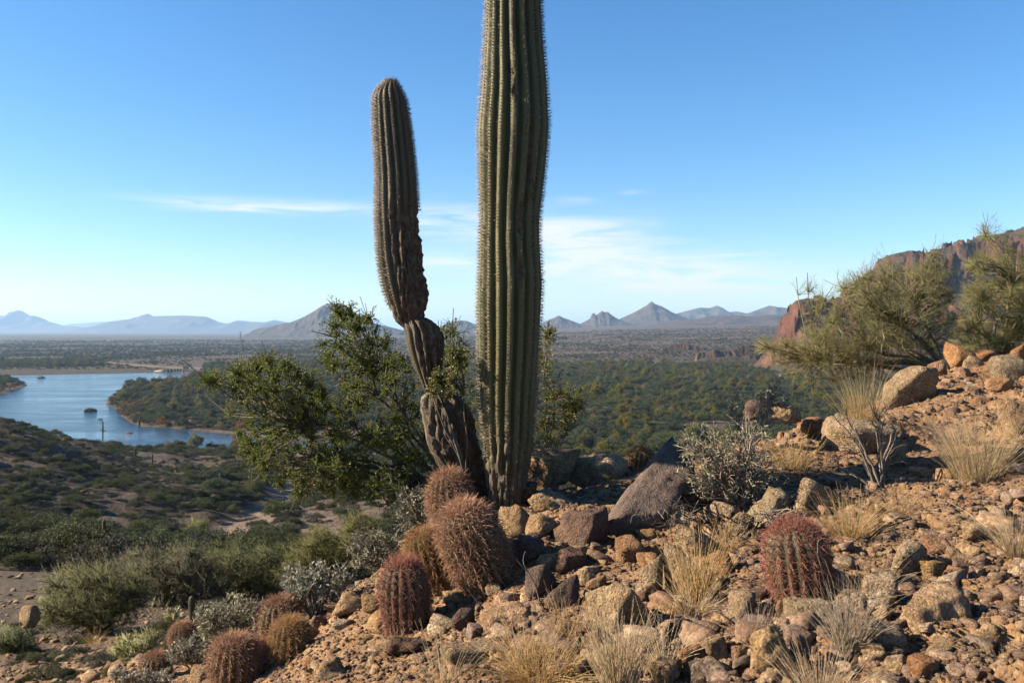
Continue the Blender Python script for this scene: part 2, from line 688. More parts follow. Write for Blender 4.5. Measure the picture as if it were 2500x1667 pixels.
# ---- ground materials
def hillside_mat():
    m, nt, b = new_mat('decomposed granite soil', 0.95, 0.15)
    v = obj_coord(nt)
    n1 = noise_node(nt, v, 0.9, 5, 0.6)
    n2 = noise_node(nt, v, 9.0, 6, 0.65)
    n3 = noise_node(nt, v, 70.0, 4, 0.7)
    c1 = ramp(nt, [(0.3, (0.101, 0.058, 0.030)), (0.5, (0.167, 0.100, 0.053)), (0.68, (0.238, 0.157, 0.089))], n2)
    c2 = ramp(nt, [(0.3, (0.194, 0.121, 0.070)), (0.7, (0.146, 0.077, 0.038))], n1)
    col = mixrgb(nt, 0.45, c1, c2)
    vor = N(nt, 'ShaderNodeTexVoronoi', inp={'Scale': 60.0, 'Randomness': 1.0})
    nt.links.new(v, vor.inputs['Vector'])
    col = mixrgb(nt, 0.5, col, jitter(nt, col, vor.outputs['Color'], 0.55, 0.02, 0.3))
    # darker, greyer schist on the lower slope away from the ridge
    a = N(nt, 'ShaderNodeAttribute', attribute_name='dark')
    dk = ramp(nt, [(0.3, (0.041, 0.031, 0.022)), (0.7, (0.090, 0.065, 0.046))], n2)
    col = mixrgb(nt, a.outputs['Fac'], col, dk)
    nt.links.new(col, b.inputs['Base Color'])
    h = math_node(nt, 'ADD', math_node(nt, 'MULTIPLY', vor.outputs['Distance'], -0.5), math_node(nt, 'MULTIPLY', n3, 0.8))
    bump(nt, b, h, 0.9, 0.012)
    return m


def valley_mat():
    m, nt, b = new_mat('valley soil and scrub', 0.95, 0.1)
    v = obj_coord(nt)
    big = noise_node(nt, v, 0.0035, 5, 0.6)
    mid = noise_node(nt, v, 0.05, 6, 0.65)
    col = ramp(nt, [(0.34, (0.048, 0.036, 0.028)), (0.5, (0.071, 0.053, 0.040)), (0.66, (0.107, 0.076, 0.057))], mid)
    # scrub: dark tufts, fine near and coarse far
    vo = N(nt, 'ShaderNodeTexVoronoi', inp={'Scale': 0.16, 'Randomness': 1.0})
    nt.links.new(v, vo.inputs['Vector'])
    sp = N(nt, 'ShaderNodeMapRange', inp={'From Min': 0.62, 'From Max': 0.38})
    nt.links.new(vo.outputs['Distance'], sp.inputs[0])
    dens = N(nt, 'ShaderNodeMapRange', inp={'From Min': 0.35, 'From Max': 0.58, 'To Min': 0.35, 'To Max': 1.0})
    nt.links.new(big, dens.inputs[0])
    sc_ = N(nt, 'ShaderNodeAttribute', attribute_name='scrub').outputs['Fac']
    f = math_node(nt, 'MULTIPLY', math_node(nt, 'MULTIPLY', sp.outputs[0], dens.outputs[0]), sc_, clamp=True)
    green = ramp(nt, [(0.35, (0.026, 0.031, 0.017)), (0.65, (0.041, 0.043, 0.026))], big)
    col = mixrgb(nt, f, col, green)
    for name, c in (('sand', (0.167, 0.124, 0.089)), ('red', (0.105, 0.056, 0.040)), ('reed', (0.051, 0.041, 0.026))):
        at = N(nt, 'ShaderNodeAttribute', attribute_name=name).outputs['Fac']
        cc = jitter(nt, mixrgb(nt, 0.0, c, c), mid, 0.35, 0.01, 0.1)
        col = mixrgb(nt, math_node(nt, 'MULTIPLY', at, math_node(nt, 'SUBTRACT', 1.0, math_node(nt, 'MULTIPLY', f, 0.55))), col, cc)
    nt.links.new(col, b.inputs['Base Color'])
    bump(nt, b, math_node(nt, 'ADD', noise_node(nt, v, 0.35, 6, 0.7), math_node(nt, 'MULTIPLY', vo.outputs['Distance'], -0.6)), 0.9, 2.2)
    return m


# ---- near hillside sheet
rows = np.r_[np.exp(np.linspace(math.log(1.0), math.log(5.3), 46))[:-1], np.exp(np.linspace(math.log(5.3), math.log(14.0), 400))[:-1], np.exp(np.linspace(math.log(14.0), math.log(46.0), 80))] - 3.0
cols = np.linspace(-0.60, 0.60, 490)
YY = np.repeat(rows, len(cols))
XX = np.tile(cols, len(rows)) * (YY + 3.0)
ZZ = height(XX, YY)
_dark = smooth01((YY - 8) / 10) * smooth01((-XX / np.maximum(YY, 1)) / 0.25 + 0.2)
hill = struct(build('hillside_ground', np.stack([XX, YY, ZZ], 1), grid_faces(len(rows), len(cols)), hillside_mat(), smooth=True, attrs={'dark': _dark}))
hill['label'] = 'gravelly tan hillside sloping up to the crest'

# ---- valley sheet to the horizon
r1 = np.exp(np.linspace(math.log(38), math.log(370), 140))
r2 = np.exp(np.linspace(math.log(372), math.log(1450), 190))
r3 = np.exp(np.linspace(math.log(1465), math.log(65000), 150))
rows = np.r_[r1, r2, r3]
cols = np.linspace(-0.76, 0.76, 310)
YY = np.repeat(rows, len(cols))
XX = np.tile(cols, len(rows)) * YY
ZZ = height(XX, YY)
ZZ -= 0.06 * (1 - smooth01((YY - 40) / 6))
PX = XX / YY * FPX + HX
pts = np.stack([XX, YY], 1)
wd = wash_dist(pts)
a_sand = (1 - smooth01((wd - 4) / 3.5)) * (YY < 420)
nz = fbm(np.stack([XX, YY, 0 * XX], 1) / 26.0, 4, 77)
a_sand = np.maximum(a_sand, smooth01((nz - 0.12) / 0.2) * (YY < 380) * 0.25)
# the tan bank to the right of the wash
a_sand = np.maximum(a_sand, 0.7 * smooth01(1 - np.hypot((PX - 780) / 130, (YY - 120) / 45)))
# dirt road beyond the river
PYY = HY - ZZ / YY * FPX
ry = np.interp(PX, [190, 230, 320, 400, 490], [880, 884, 890, 896, 899])
road = (np.abs(PYY - ry) < 1.6) & (PX > 190) & (PX < 490) & (YY > 1100)
a_sand = np.maximum(a_sand, road * 1.0)
a_red = smooth01(1.2 - np.hypot((PX - 400) / 90, (PYY - 862) / 10)) * (YY > 1200) * 0.8
a_red = np.maximum(a_red, 0.55 * smooth01(1.2 - np.hypot((PX - 1480) / 300, (PYY - 862) / 22)) * (YY > 1200))
a_red = np.maximum(a_red, 0.35 * (PX > 1200) * smooth01((YY - 1400) / 400) * (1 - smooth01((YY - 5000) / 2000)))
a_reed = ((PYY > 896) & (PYY < 917) & (PX < 410) & (YY > 1050)) * 0.9
a_scrub = np.clip(1 - a_reed, 0, 1) * (0.35 + 0.65 * smooth01((YY - 1200) / 400))
valley = struct(build('valley_ground', np.stack([XX, YY, ZZ], 1), grid_faces(len(rows), len(cols)), valley_mat(), smooth=True,
                      attrs={'sand': a_sand, 'red': a_red, 'reed': a_reed, 'scrub': a_scrub}))
valley['label'] = 'wide scrub-covered desert valley floor reaching the horizon'


# ---- river
def water_mat():
    m, nt, b = new_mat('river water', 0.09, 0.5)
    b.inputs['Base Color'].default_value = (0.012, 0.035, 0.060, 1)
    b.inputs['IOR'].default_value = 1.33
    v = obj_coord(nt)
    mp = N(nt, 'ShaderNodeMapping')
    mp.inputs['Scale'].default_value = (0.35, 1.0, 1.0)
    nt.links.new(v, mp.inputs[0])
    h = math_node(nt, 'ADD', noise_node(nt, mp.outputs[0], 0.5, 4, 0.6), math_node(nt, 'MULTIPLY', noise_node(nt, v, 0.03, 4, 0.6), 4.0))
    n1 = noise_node(nt, mp.outputs[0], 0.016, 5, 0.6, 1.2)
    rr = N(nt, 'ShaderNodeMapRange', inp={'From Min': 0.4, 'From Max': 0.62, 'To Min': 0.06, 'To Max': 0.20})
    nt.links.new(n1, rr.inputs[0])
    nt.links.new(rr.outputs[0], b.inputs['Roughness'])
    st = N(nt, 'ShaderNodeMapRange', inp={'From Min': 0.38, 'From Max': 0.62, 'To Min': 0.25, 'To Max': 1.0})
    nt.links.new(n1, st.inputs[0])
    bn = N(nt, 'ShaderNodeBump', inp={'Distance': 1.1})
    nt.links.new(st.outputs[0], bn.inputs['Strength'])
    nt.links.new(h, bn.inputs['Height'])
    nt.links.new(bn.outputs[0], b.inputs['Normal'])
    return m


wv = np.array([(-2600, 392, WATER), (-40, 392, WATER), (-40, 1180, WATER), (-2600, 1180, WATER)])
river = struct(build('river_water', wv, np.array([[0, 1, 2, 3]]), water_mat()))
river['label'] = 'calm blue river bending through the valley'


# ------------------------------------------------------------------ mountains and buttes
def mountain_mat(name, stops, scale, dots=0.0, dot_scale=0.05):
    m, nt, b = new_mat(name, 0.95, 0.1)
    v = obj_coord(nt)
    col = ramp(nt, stops, noise_node(nt, v, scale, 7, 0.65))
    if dots:
        vo = N(nt, 'ShaderNodeTexVoronoi', inp={'Scale': dot_scale})
        nt.links.new(v, vo.inputs['Vector'])
        mr = N(nt, 'ShaderNodeMapRange', inp={'From Min': 0.5, 'From Max': 0.3, 'To Max': dots})
        nt.links.new(vo.outputs['Distance'], mr.inputs[0])
        col = mixrgb(nt, mr.outputs[0], col, (0.034, 0.037, 0.022))
    nt.links.new(col, b.inputs['Base Color'])
    return m


M_FAR = mountain_mat('far range rock', [(0.35, (0.045, 0.038, 0.033)), (0.65, (0.067, 0.056, 0.049))], 0.004)
M_PEAK = mountain_mat('peak rock', [(0.35, (0.036, 0.028, 0.023)), (0.6, (0.067, 0.051, 0.042))], 0.012, 0.6, 0.035)


def mountain(label, d, prof, thick, mat, seed, rough=0.16, base_drop=12, nu=150, nv=70):
    """ridge whose skyline runs through the given photo pixels at distance d; falls off in front and behind"""
    prof = np.array(prof, float)
    x = (prof[:, 0] - HX) / FPX * d
    z = (HY - prof[:, 1]) / FPX * d
    u = np.linspace(x[0], x[-1], nu)
    crest = np.interp(u, x, z)
    v = np.linspace(-1, 1, nv)
    U, Vv = np.meshgrid(u, v)
    zb = np.stack([height(U[:, i], d + v * thick, False) for i in range(nu)], 1) - base_drop
    C = np.broadcast_to(crest, U.shape)
    H = np.maximum(C - zb, 0)
    p = np.stack([U.ravel(), (Vv * thick).ravel(), np.zeros(U.size)], 1)
    span = x[-1] - x[0]
    n = fbm(p / (span * 0.12) + seed, 6, seed, 0.55, True).reshape(U.shape)
    av = np.abs(Vv + 0.10 * n)
    fall = np.clip(1 - av, 0, 1) ** 1.25
    Z = zb + H * fall * (1 + rough * 1.6 * n * (av > 0.02) * np.minimum(av * 4, 1)) * np.where(av < 0.03, 1, 1)
    mx = Z.max(0)
    k = np.where(mx - zb.min(0) > 1, np.clip(crest - zb.mean(0), 0, None) / np.maximum(mx - zb.mean(0), 1e-3), 1)
    Z = zb + (Z - zb) * np.clip(k, 0.3, 1.6)
    V = np.stack([U.ravel(), (d + Vv * thick).ravel(), Z.ravel()], 1)
    c = np.array([V[:, 0].mean(), d, 0])
    o = build('mountain', V - c, grid_faces(nv, nu), mat, loc=c, smooth=True)
    struct(o)
    o['label'] = label
    return o


mountain('pale blue jagged peak at the far left horizon', 17000, [(-320, 800), (-220, 790), (-120, 780), (-40, 768), (0, 770), (16, 771), (42, 757), (55, 759), (76, 775), (91, 770), (113, 787), (127, 786), (144, 794), (190, 797), (250, 801)], 1500, M_FAR, 1)
mountain('long pale blue range on the left horizon', 15000, [(225, 801), (260, 790), (285, 783), (324, 778), (350, 771), (364, 766), (377, 772), (453, 770), (506, 773), (535, 786), (559, 790), (585, 782), (610, 785), (648, 787), (671, 781), (698, 786), (740, 795), (800, 801)], 1500, M_FAR, 2)
mountain('very faint distant range low behind the left valley', 26000, [(130, 800), (180, 790), (240, 786), (270, 784), (300, 789), (360, 798)], 1500, M_FAR, 12)
mountain('brownish butte standing behind the creosote bush', 6000, [(620, 806), (645, 800), (710, 786), (748, 771), (770, 756), (786, 746), (800, 741), (813, 740), (835, 742), (847, 747), (882, 775), (920, 790), (960, 800), (985, 806)], 420, M_PEAK, 3, 0.08)
mountain('small rounded hill between the two saguaros', 6500, [(1060, 806), (1092, 789), (1110, 784), (1123, 782), (1140, 783), (1153, 789), (1200, 806)], 260, M_PEAK, 4, 0.08)
mountain('small cone hill just right of the tall saguaro', 7000, [(1300, 800), (1338, 781), (1355, 775), (1361, 771), (1367, 771), (1376, 776), (1404, 786), (1440, 800)], 260, M_PEAK, 5, 0.08)
mountain('double-knobbed rocky hill on the right horizon', 7000, [(1395, 800), (1425, 786), (1440, 778), (1445, 766), (1451, 764), (1455, 770), (1462, 764), (1470, 759), (1476, 762), (1484, 761), (1492, 768), (1505, 777), (1540, 790), (1580, 800)], 260, M_PEAK, 6, 0.10)
mountain('tallest pyramid-shaped peak on the right horizon', 7600, [(1470, 802), (1516, 777), (1545, 764), (1563, 754), (1578, 745), (1586, 738), (1591, 736), (1597, 742), (1610, 746), (1625, 754), (1643, 764), (1665, 773), (1691, 780), (1760, 798)], 420, M_PEAK, 7, 0.09)
mountain('broad grey-blue mountain right of the pyramid peak', 11000, [(1600, 800), (1649, 766), (1680, 758), (1707, 751), (1730, 752), (1750, 746), (1765, 752), (1781, 762), (1797, 760), (1815, 764), (1835, 766), (1880, 790)], 700, M_PEAK, 8, 0.14)
mountain('grey mountain partly hidden by the red cliffs', 9500, [(1790, 800), (1820, 766), (1850, 756), (1877, 746), (1895, 749), (1914, 751), (1960, 760), (2050, 780), (2150, 800)], 600, M_PEAK, 9, 0.14)
mountain('low dark foothills in front of the right peaks', 5600, [(1560, 800), (1640, 784), (1700, 779), (1740, 771), (1790, 769), (1830, 772), (1880, 768), (1930, 775), (2100, 790)], 420, M_PEAK, 10, 0.12)


# ---- red cliffs on the right
def cliff_mat():
    m, nt, b = new_mat('red cliff rock', 0.95, 0.1)
    v = obj_coord(nt)
    mp = N(nt, 'ShaderNodeMapping')
    mp.inputs['Scale'].default_value = (1, 1, 0.35)
    nt.links.new(v, mp.inputs[0])
    n = noise_node(nt, mp.outputs[0], 0.06, 7, 0.65)
    rock = ramp(nt, [(0.3, (0.043, 0.019, 0.015)), (0.5, (0.079, 0.036, 0.024)), (0.68, (0.110, 0.059, 0.043))], n)
    veg = ramp(nt, [(0.4, (0.024, 0.023, 0.013)), (0.6, (0.057, 0.038, 0.026))], noise_node(nt, v, 0.16, 4, 0.7))
    g = N(nt, 'ShaderNodeNewGeometry')
    sp = N(nt, 'ShaderNodeSeparateXYZ')
    nt.links.new(g.outputs['Normal'], sp.inputs[0])
    f = N(nt, 'ShaderNodeMapRange', inp={'From Min': 0.52, 'From Max': 0.72})
    nt.links.new(sp.outputs[2], f.inputs[0])
    col = mixrgb(nt, f.outputs[0], rock, veg)
    nt.links.new(col, b.inputs['Base Color'])
    bump(nt, b, noise_node(nt, mp.outputs[0], 0.18, 7, 0.7), 0.9, 3.0)
    return m


M_CLIFF = cliff_mat()


def cliff(name, label, d, prof, front, back, seed, cliff_h=0.45, edge_w=0.05, nu=210, nv=130):
    """mesa: gentle top, a fluted vertical cliff band below the rim, a rubble slope to the plain"""
    prof = np.array(prof, float)
    x = (prof[:, 0] - HX) / FPX * d
    z = (HY - prof[:, 1]) / FPX * d
    u = np.linspace(x[0], x[-1], nu)
    crest = np.interp(u, x, z)
    v = np.linspace(-1, 1, nv)
    U, Vv = np.meshgrid(u, v)
    Yw = d + np.where(Vv < 0, Vv * front, Vv * back)
    zb = np.stack([height(U[:, i], Yw[:, i], False) for i in range(nu)], 1) - 4
    p = np.stack([U.ravel(), Yw.ravel() * 0.6, 0 * U.ravel()], 1)
    n1 = fbm(p / 70.0, 5, seed, 0.55).reshape(U.shape)
    n2 = fbm(p / 22.0, 4, seed + 5, 0.6, True).reshape(U.shape)
    n3 = fbm(p / 8.0, 3, seed + 9, 0.6).reshape(U.shape)
    n4 = fbm(p / 14.0 + 9, 3, seed + 13, 0.6, True).reshape(U.shape)
    H = np.maximum(crest[None] - zb, 0)
    s = 0.05 * n4 + np.where(Vv < 0, -Vv, Vv) + 0.26 * n1 + 0.08 * n2 + 0.03 * n3          # 0 at the rim line, 1 at the foot
    cut = 0.16
    top = 1.0 - 0.10 * np.clip(s / cut, 0, 1) ** 2
    face = 1 - smooth01((s - cut) / 0.07)
    face2 = 1 - smooth01((s - 0.42) / 0.06)
    talus = np.clip(1 - (s - cut) / (1 - cut), 0, 1) ** 1.15
    prof_h = np.where(s < cut, top, (0.9 * cliff_h * face + 0.13 * face2 + (0.87 - 0.9 * cliff_h) * talus))
    Z = zb + H * np.clip(prof_h, 0, 1) + H * (0.07 * n3 + 0.09 * n2 + 0.05 * n1) * smooth01((s - cut) / 0.12)
    edge = np.minimum(smooth01((u - u[0]) / (edge_w * (u[-1] - u[0]))), 1)[None]
    Z = zb + (Z - zb) * edge
    V = np.stack([U.ravel(), Yw.ravel(), Z.ravel()], 1)
    hs_ = np.clip(((Z - zb) / 25).ravel(), 0, 1)
    q1 = fbm(V / np.array([26, 26, 15]) + seed, 4, seed + 21, 0.6, True)
    q2 = fbm(V / np.array([22, 22, 13]) - seed, 4, seed + 27, 0.6, True)
    V[:, 0] += hs_ * 7.0 * q1
    V[:, 1] += hs_ * 9.0 * q2
    V[:, 2] += hs_ * 4.0 * fbm(V / 18.0 + 5, 3, seed + 31, 0.6)
    c = np.array([V[:, 0].mean(), d, 0])
    o = build(name, V - c, grid_faces(nv, nu), M_CLIFF, loc=c)
    struct(o)
    o['label'] = label
    return o


cliff('red_cliff', 'high red cliff with fluted face behind the palo verde', 1650,
      [(1985, 830), (2010, 800), (2040, 742), (2080, 700), (2120, 668), (2150, 655), (2170, 634), (2178, 620), (2222, 613), (2281, 612), (2300, 603), (2329, 588), (2382, 574), (2435, 573), (2472, 578), (2500, 556), (2560, 540), (2700, 530), (2900, 520), (3200, 560)], 330, 400, 3, 0.42)
cliff('red_cliff', 'lower red rock knoll left of the palo verde', 1150,
      [(1825, 850), (1850, 832), (1868, 802), (1882, 781), (1914, 760), (1936, 738), (1960, 729), (2005, 718), (2030, 724), (2080, 735), (2150, 740), (2260, 770), (2400, 820)], 170, 160, 8, 0.34, edge_w=0.2, nu=160, nv=110)
cliff('red_outcrop', 'low red rock outcrop at the foot of the knoll', 1480,
      [(1690, 868), (1715, 858), (1740, 856), (1775, 852), (1800, 846), (1835, 842), (1850, 850), (1900, 852), (1950, 866)], 60, 60, 15, 0.5, nu=110, nv=50)
cliff('red_outcrop', 'dark flat-topped rock bench on the scrub slope', 1900,
      [(1610, 851), (1630, 846), (1640, 841), (1665, 839), (1690, 843), (1710, 846), (1725, 852)], 40, 60, 25, 0.7, nu=90, nv=50)
cliff('river_bluff', 'dark low bluff seen through the creosote bush', 1500,
      [(570, 894), (596, 872), (620, 868), (680, 869), (722, 872), (760, 878), (800, 890)], 40, 60, 35, 0.8, nu=110, nv=50)

# ------------------------------------------------------------------ haze
hv = np.array([(x, y, z) for x in (-60000, 60000) for y in (-3000, 70000) for z in (-340, 400)], float)
hf = np.array([[0, 1, 3, 2], [4, 6, 7, 5], [0, 4, 5, 1], [2, 3, 7, 6], [0, 2, 6, 4], [1, 5, 7, 3]])
hm = bpy.data.materials.new('haze air')
hm.use_nodes = True
hm.node_tree.nodes.clear()
pv = N(hm.node_tree, 'ShaderNodeVolumePrincipled', inp={'Density': 4.6e-5, 'Anisotropy': 0.2, 'Color': (0.42, 0.66, 1.0, 1)})
ho = N(hm.node_tree, 'ShaderNodeOutputMaterial')
hm.node_tree.links.new(pv.outputs[0], ho.inputs['Volume'])
haze = stuff(build('haze', hv, hf, hm))
haze['label'] = 'pale blue haze filling the valley air'
# ------------------------------------------------------------------ plant growing helpers
def bezier(S0, T0, E, K, wig=0.06, seed=0):
    r = np.random.default_rng(seed)
    n = len(S0)
    L = np.linalg.norm(E - S0, axis=1, keepdims=True)
    C = S0 + T0 * L * 0.5
    u = np.linspace(0, 1, K)[None, :, None]
    Q = (1 - u) ** 2 * S0[:, None] + 2 * u * (1 - u) * C[:, None] + u ** 2 * E[:, None]
    if wig:
        w = r.normal(size=(n, K, 3)) * wig * L[:, :, None]
        w[:, 0] = 0
        if K > 4:
            w[:, 1:-1] = (w[:, :-2] + w[:, 1:-1] + w[:, 2:]) / 2
        Q = Q + w * np.sqrt(u)
    return Q


def attach(par, ends, seed, lo=0.35, hi=0.92):
    """join every end to the closest limb of par (N,K,3); returns start points and tangents"""
    r = np.random.default_rng(seed)
    K = par.shape[1]
    tip = par[:, -1]
    mid = par[:, K // 2]
    d = np.minimum(((ends[:, None] - tip[None]) ** 2).sum(-1), ((ends[:, None] - mid[None]) ** 2).sum(-1) * 1.3)
    k = d.argmin(1)
    u = r.uniform(lo, hi, len(ends)) * (K - 1)
    i = np.minimum(u.astype(int), K - 2)
    f = (u - i)[:, None]
    Sp = par[k, i] * (1 - f) + par[k, i + 1] * f
    T = unit(par[k, i + 1] - par[k, i])
    return Sp, unit(T * 0.7 + unit(ends - Sp) * 0.5)


def attach_near(par, ends, skip=2):
    """join every end to the nearest point of any limb; returns start points and tangents"""
    K = par.shape[1]
    pts = par[:, skip:-1].reshape(-1, 3)
    tan = unit(par[:, skip + 1:] - par[:, skip:-1]).reshape(-1, 3)
    k = np.empty(len(ends), int)
    p2 = (pts ** 2).sum(1)
    for i in range(0, len(ends), 1000):
        e = ends[i:i + 1000]
        k[i:i + 1000] = (p2[None] - 2 * e @ pts.T).argmin(1)
    return pts[k], unit(tan[k] * 0.6 + unit(ends - pts[k]) * 0.6)


def taper(n, K, r0, r1, seed=0):
    r = np.random.default_rng(seed)
    return np.linspace(r0, r1, K)[None] * r.uniform(0.75, 1.25, (n, 1))


M_BARK = simple_mat('grey shrub bark', [(0.3, (0.052, 0.043, 0.034)), (0.7, (0.136, 0.118, 0.096))], 30, 0.9, island=0.3)
M_MESQ = leaf_mat('mesquite foliage', (0.034, 0.046, 0.020), (0.062, 0.072, 0.034), 0.25, 0.7, 0.15, 0.35, objvar=0.28)
M_CREO_FAR = leaf_mat('distant creosote foliage', (0.030, 0.037, 0.015), (0.054, 0.057, 0.023), 0.22, 0.7, 0.15, 0.35, objvar=0.3)
M_GREYSH = leaf_mat('grey desert shrub foliage', (0.062, 0.062, 0.043), (0.102, 0.096, 0.065), 0.2, 0.8, 0.1, 0.35, objvar=0.3)
M_PV_FAR = leaf_mat('distant palo verde foliage', (0.052, 0.057, 0.019), (0.083, 0.083, 0.032), 0.25, 0.7, 0.15, 0.35, objvar=0.25)
M_COTT = leaf_mat('cottonwood foliage in autumn', (0.074, 0.077, 0.014), (0.130, 0.102, 0.015), 0.3, 0.6, 0.2, 0.35, objvar=0.3, hue=0.03)
M_ORANGE = leaf_mat('orange autumn foliage', (0.118, 0.071, 0.025), (0.167, 0.105, 0.037), 0.3, 0.7, 0.15, 0.3, objvar=0.25)


def crown_mesh(name, seed, lobes, n, leaf, flat=0.75, low=0.1):
    """unit crown: leaf-sized faces gathered in uneven lobes, gaps between"""
    r = np.random.default_rng(seed)
    th = r.uniform(0, 2 * np.pi, lobes)
    rad = np.sqrt(r.uniform(0, 1, lobes)) * 0.68
    hz = low + 0.16 + r.uniform(0, 0.62, lobes) * (1 - rad * 0.75)
    c = np.stack([np.cos(th) * rad, np.sin(th) * rad, hz * flat * 1.3], 1)
    rr = r.uniform(0.22, 0.40, lobes) * (1.1 - 0.35 * rad)
    k = r.choice(lobes, n, p=rr ** 2 / (rr ** 2).sum())
    d = unit(r.normal(size=(n, 3)))
    d[:, 2] = np.where(d[:, 2] < -0.3, -d[:, 2] * 0.6, d[:, 2])
    d = unit(d)
    shell = r.uniform(0.25, 1.0, n) ** 0.4
    B = c[k] + d * (rr[k] * shell)[:, None] * np.array([1, 1, flat])
    B += r.normal(size=B.shape) * 0.03
    D = unit(d * 0.8 + r.normal(size=d.shape) * 0.8)
    V, F = leaf_quads(B, D, leaf * r.uniform(0.6, 1.5, n), leaf * 0.75 * r.uniform(0.6, 1.4, n), seed)
    V[:, 2] = np.maximum(V[:, 2], 0.0)
    return mesh_data(name, V, F), c


def far_plant(name, label, cat, mat, seed, lobes, n, leaf, flat=0.75, low=0.1, group=None):
    t = thing(name, label, cat, (0, 0, 0), group)
    me, c = crown_mesh('crown', seed, lobes, n, leaf, flat, low)
    o = obj('crown', me, mat, t)
    k = min(6, len(c))
    Sb = np.random.default_rng(seed).normal(size=(k, 3)) * 0.03 * np.array([1, 1, 0])
    Sb[:, 2] = -0.12
    Q = bezier(Sb, np.tile([0, 0, 1.0], (k, 1)), c[:k], 5, 0.03, seed)
    V, F = tubes(Q, taper(k, 5, 0.035, 0.01, seed), 4)
    build('trunk', V, F, M_BARK, t)
    return t


def place(t, x, y, s, sz=None, rz=None, sink=0.0):
    t.location = (x, y, hgt(x, y) - sink)
    t.rotation_euler = (0, 0, rng.uniform(0, 6.28) if rz is None else rz)
    t.scale = (s, s, s * (sz or 1.0))


# ---- what of the ground can be seen: running horizon along each column
_vc = np.linspace(-0.62, 0.62, 249)
_vy = np.exp(np.linspace(math.log(3), math.log(1500), 500))
_vz = height(np.repeat(_vc, len(_vy)) * np.tile(_vy, len(_vc)), np.tile(_vy, len(_vc)), False).reshape(len(_vc), len(_vy))
_vt = np.maximum.accumulate(_vz / _vy[None], axis=1)


def hidden_by(X, Y):
    """slope by which the ground in front stands above the line of sight (negative: seen)"""
    a = X / Y
    i = np.clip(np.round((a - _vc[0]) / (_vc[1] - _vc[0])).astype(int), 0, len(_vc) - 1)
    j = np.clip(np.searchsorted(_vy, Y * 0.985) - 1, 0, len(_vy) - 1)
    return _vt[i, j]


GRP_S = 'shrubs on the slopes below the ridge'
shrubs = [
    far_plant('desert_shrub', 'dark green creosote bush on the slope above the river', 'shrub', M_CREO_FAR, 101, 13, 5200, 0.048, 0.75, 0.05, GRP_S),
    far_plant('desert_shrub', 'round grey-green bush on the slope above the river', 'shrub', M_GREYSH, 102, 11, 4600, 0.046, 0.7, 0.02, GRP_S),
    far_plant('desert_shrub', 'yellowish green palo verde bush on the slope above the river', 'shrub', M_PV_FAR, 103, 15, 5600, 0.044, 0.85, 0.12, GRP_S),
    far_plant('desert_shrub', 'dark green creosote bush on the slope above the river', 'shrub', M_CREO_FAR, 104, 10, 4600, 0.050, 0.7, 0.02, GRP_S),
    far_plant('desert_shrub', 'dense mesquite bush on the slope above the river', 'shrub', M_MESQ, 105, 16, 5800, 0.048, 0.8, 0.05, GRP_S),
]
crowns = [[c for c in s.children if c.name.startswith('crown')][0] for s in shrubs]


def scatter(name, pts, scl, pick, srcs, label, sclz=None):
    """uncountable growth or gravel: one object that repeats the source shapes on its points"""
    n = len(pts)
    me = bpy.data.meshes.new(name)
    me.vertices.add(n)
    me.vertices.foreach_set('co', np.asarray(pts, np.float32).ravel())
    for k, typ, v in (('scl', 'FLOAT', scl), ('pick', 'INT', pick), ('rz', 'FLOAT', rng.uniform(0, 6.28, n)), ('sz', 'FLOAT', np.ones(n) if sclz is None else sclz)):
        a = me.attributes.new(k, typ, 'POINT')
        a.data.foreach_set('value', np.asarray(v, np.float32 if typ == 'FLOAT' else np.int32))
    o = obj(name, me)
    g = bpy.data.node_groups.new(name, 'GeometryNodeTree')
    g.interface.new_socket('Geometry', in_out='INPUT', socket_type='NodeSocketGeometry')
    g.interface.new_socket('Geometry', in_out='OUTPUT', socket_type='NodeSocketGeometry')
    gi, go = g.nodes.new('NodeGroupInput'), g.nodes.new('NodeGroupOutput')
    jn = g.nodes.new('GeometryNodeJoinGeometry')
    for s in srcs:
        oi = g.nodes.new('GeometryNodeObjectInfo')
        oi.inputs['Object'].default_value = s
        ti = g.nodes.new('GeometryNodeGeometryToInstance')
        g.links.new(oi.outputs['Geometry'], ti.inputs[0])
        g.links.new(ti.outputs[0], jn.inputs[0])
    ip = g.nodes.new('GeometryNodeInstanceOnPoints')
    ip.inputs['Pick Instance'].default_value = True

    def named(nm, dt):
        q = g.nodes.new('GeometryNodeInputNamedAttribute')
        q.data_type = dt
        q.inputs['Name'].default_value = nm
        return q.outputs[0]
    cr = g.nodes.new('ShaderNodeCombineXYZ')
    g.links.new(named('rz', 'FLOAT'), cr.inputs[2])
    cs = g.nodes.new('ShaderNodeCombineXYZ')
    s_ = named('scl', 'FLOAT')
    mu = g.nodes.new('ShaderNodeMath')
    mu.operation = 'MULTIPLY'
    g.links.new(s_, mu.inputs[0])
    g.links.new(named('sz', 'FLOAT'), mu.inputs[1])
    g.links.new(s_, cs.inputs[0])
    g.links.new(s_, cs.inputs[1])
    g.links.new(mu.outputs[0], cs.inputs[2])
    g.links.new(gi.outputs[0], ip.inputs['Points'])
    g.links.new(jn.outputs[0], ip.inputs['Instance'])
    g.links.new(named('pick', 'INT'), ip.inputs['Instance Index'])
    g.links.new(cr.outputs[0], ip.inputs['Rotation'])
    g.links.new(cs.outputs[0], ip.inputs['Scale'])
    g.links.new(ip.outputs[0], go.inputs[0])
    md = o.modifiers.new('scatter', 'NODES')
    md.node_group = g
    stuff(o)
    o['label'] = label
    return o


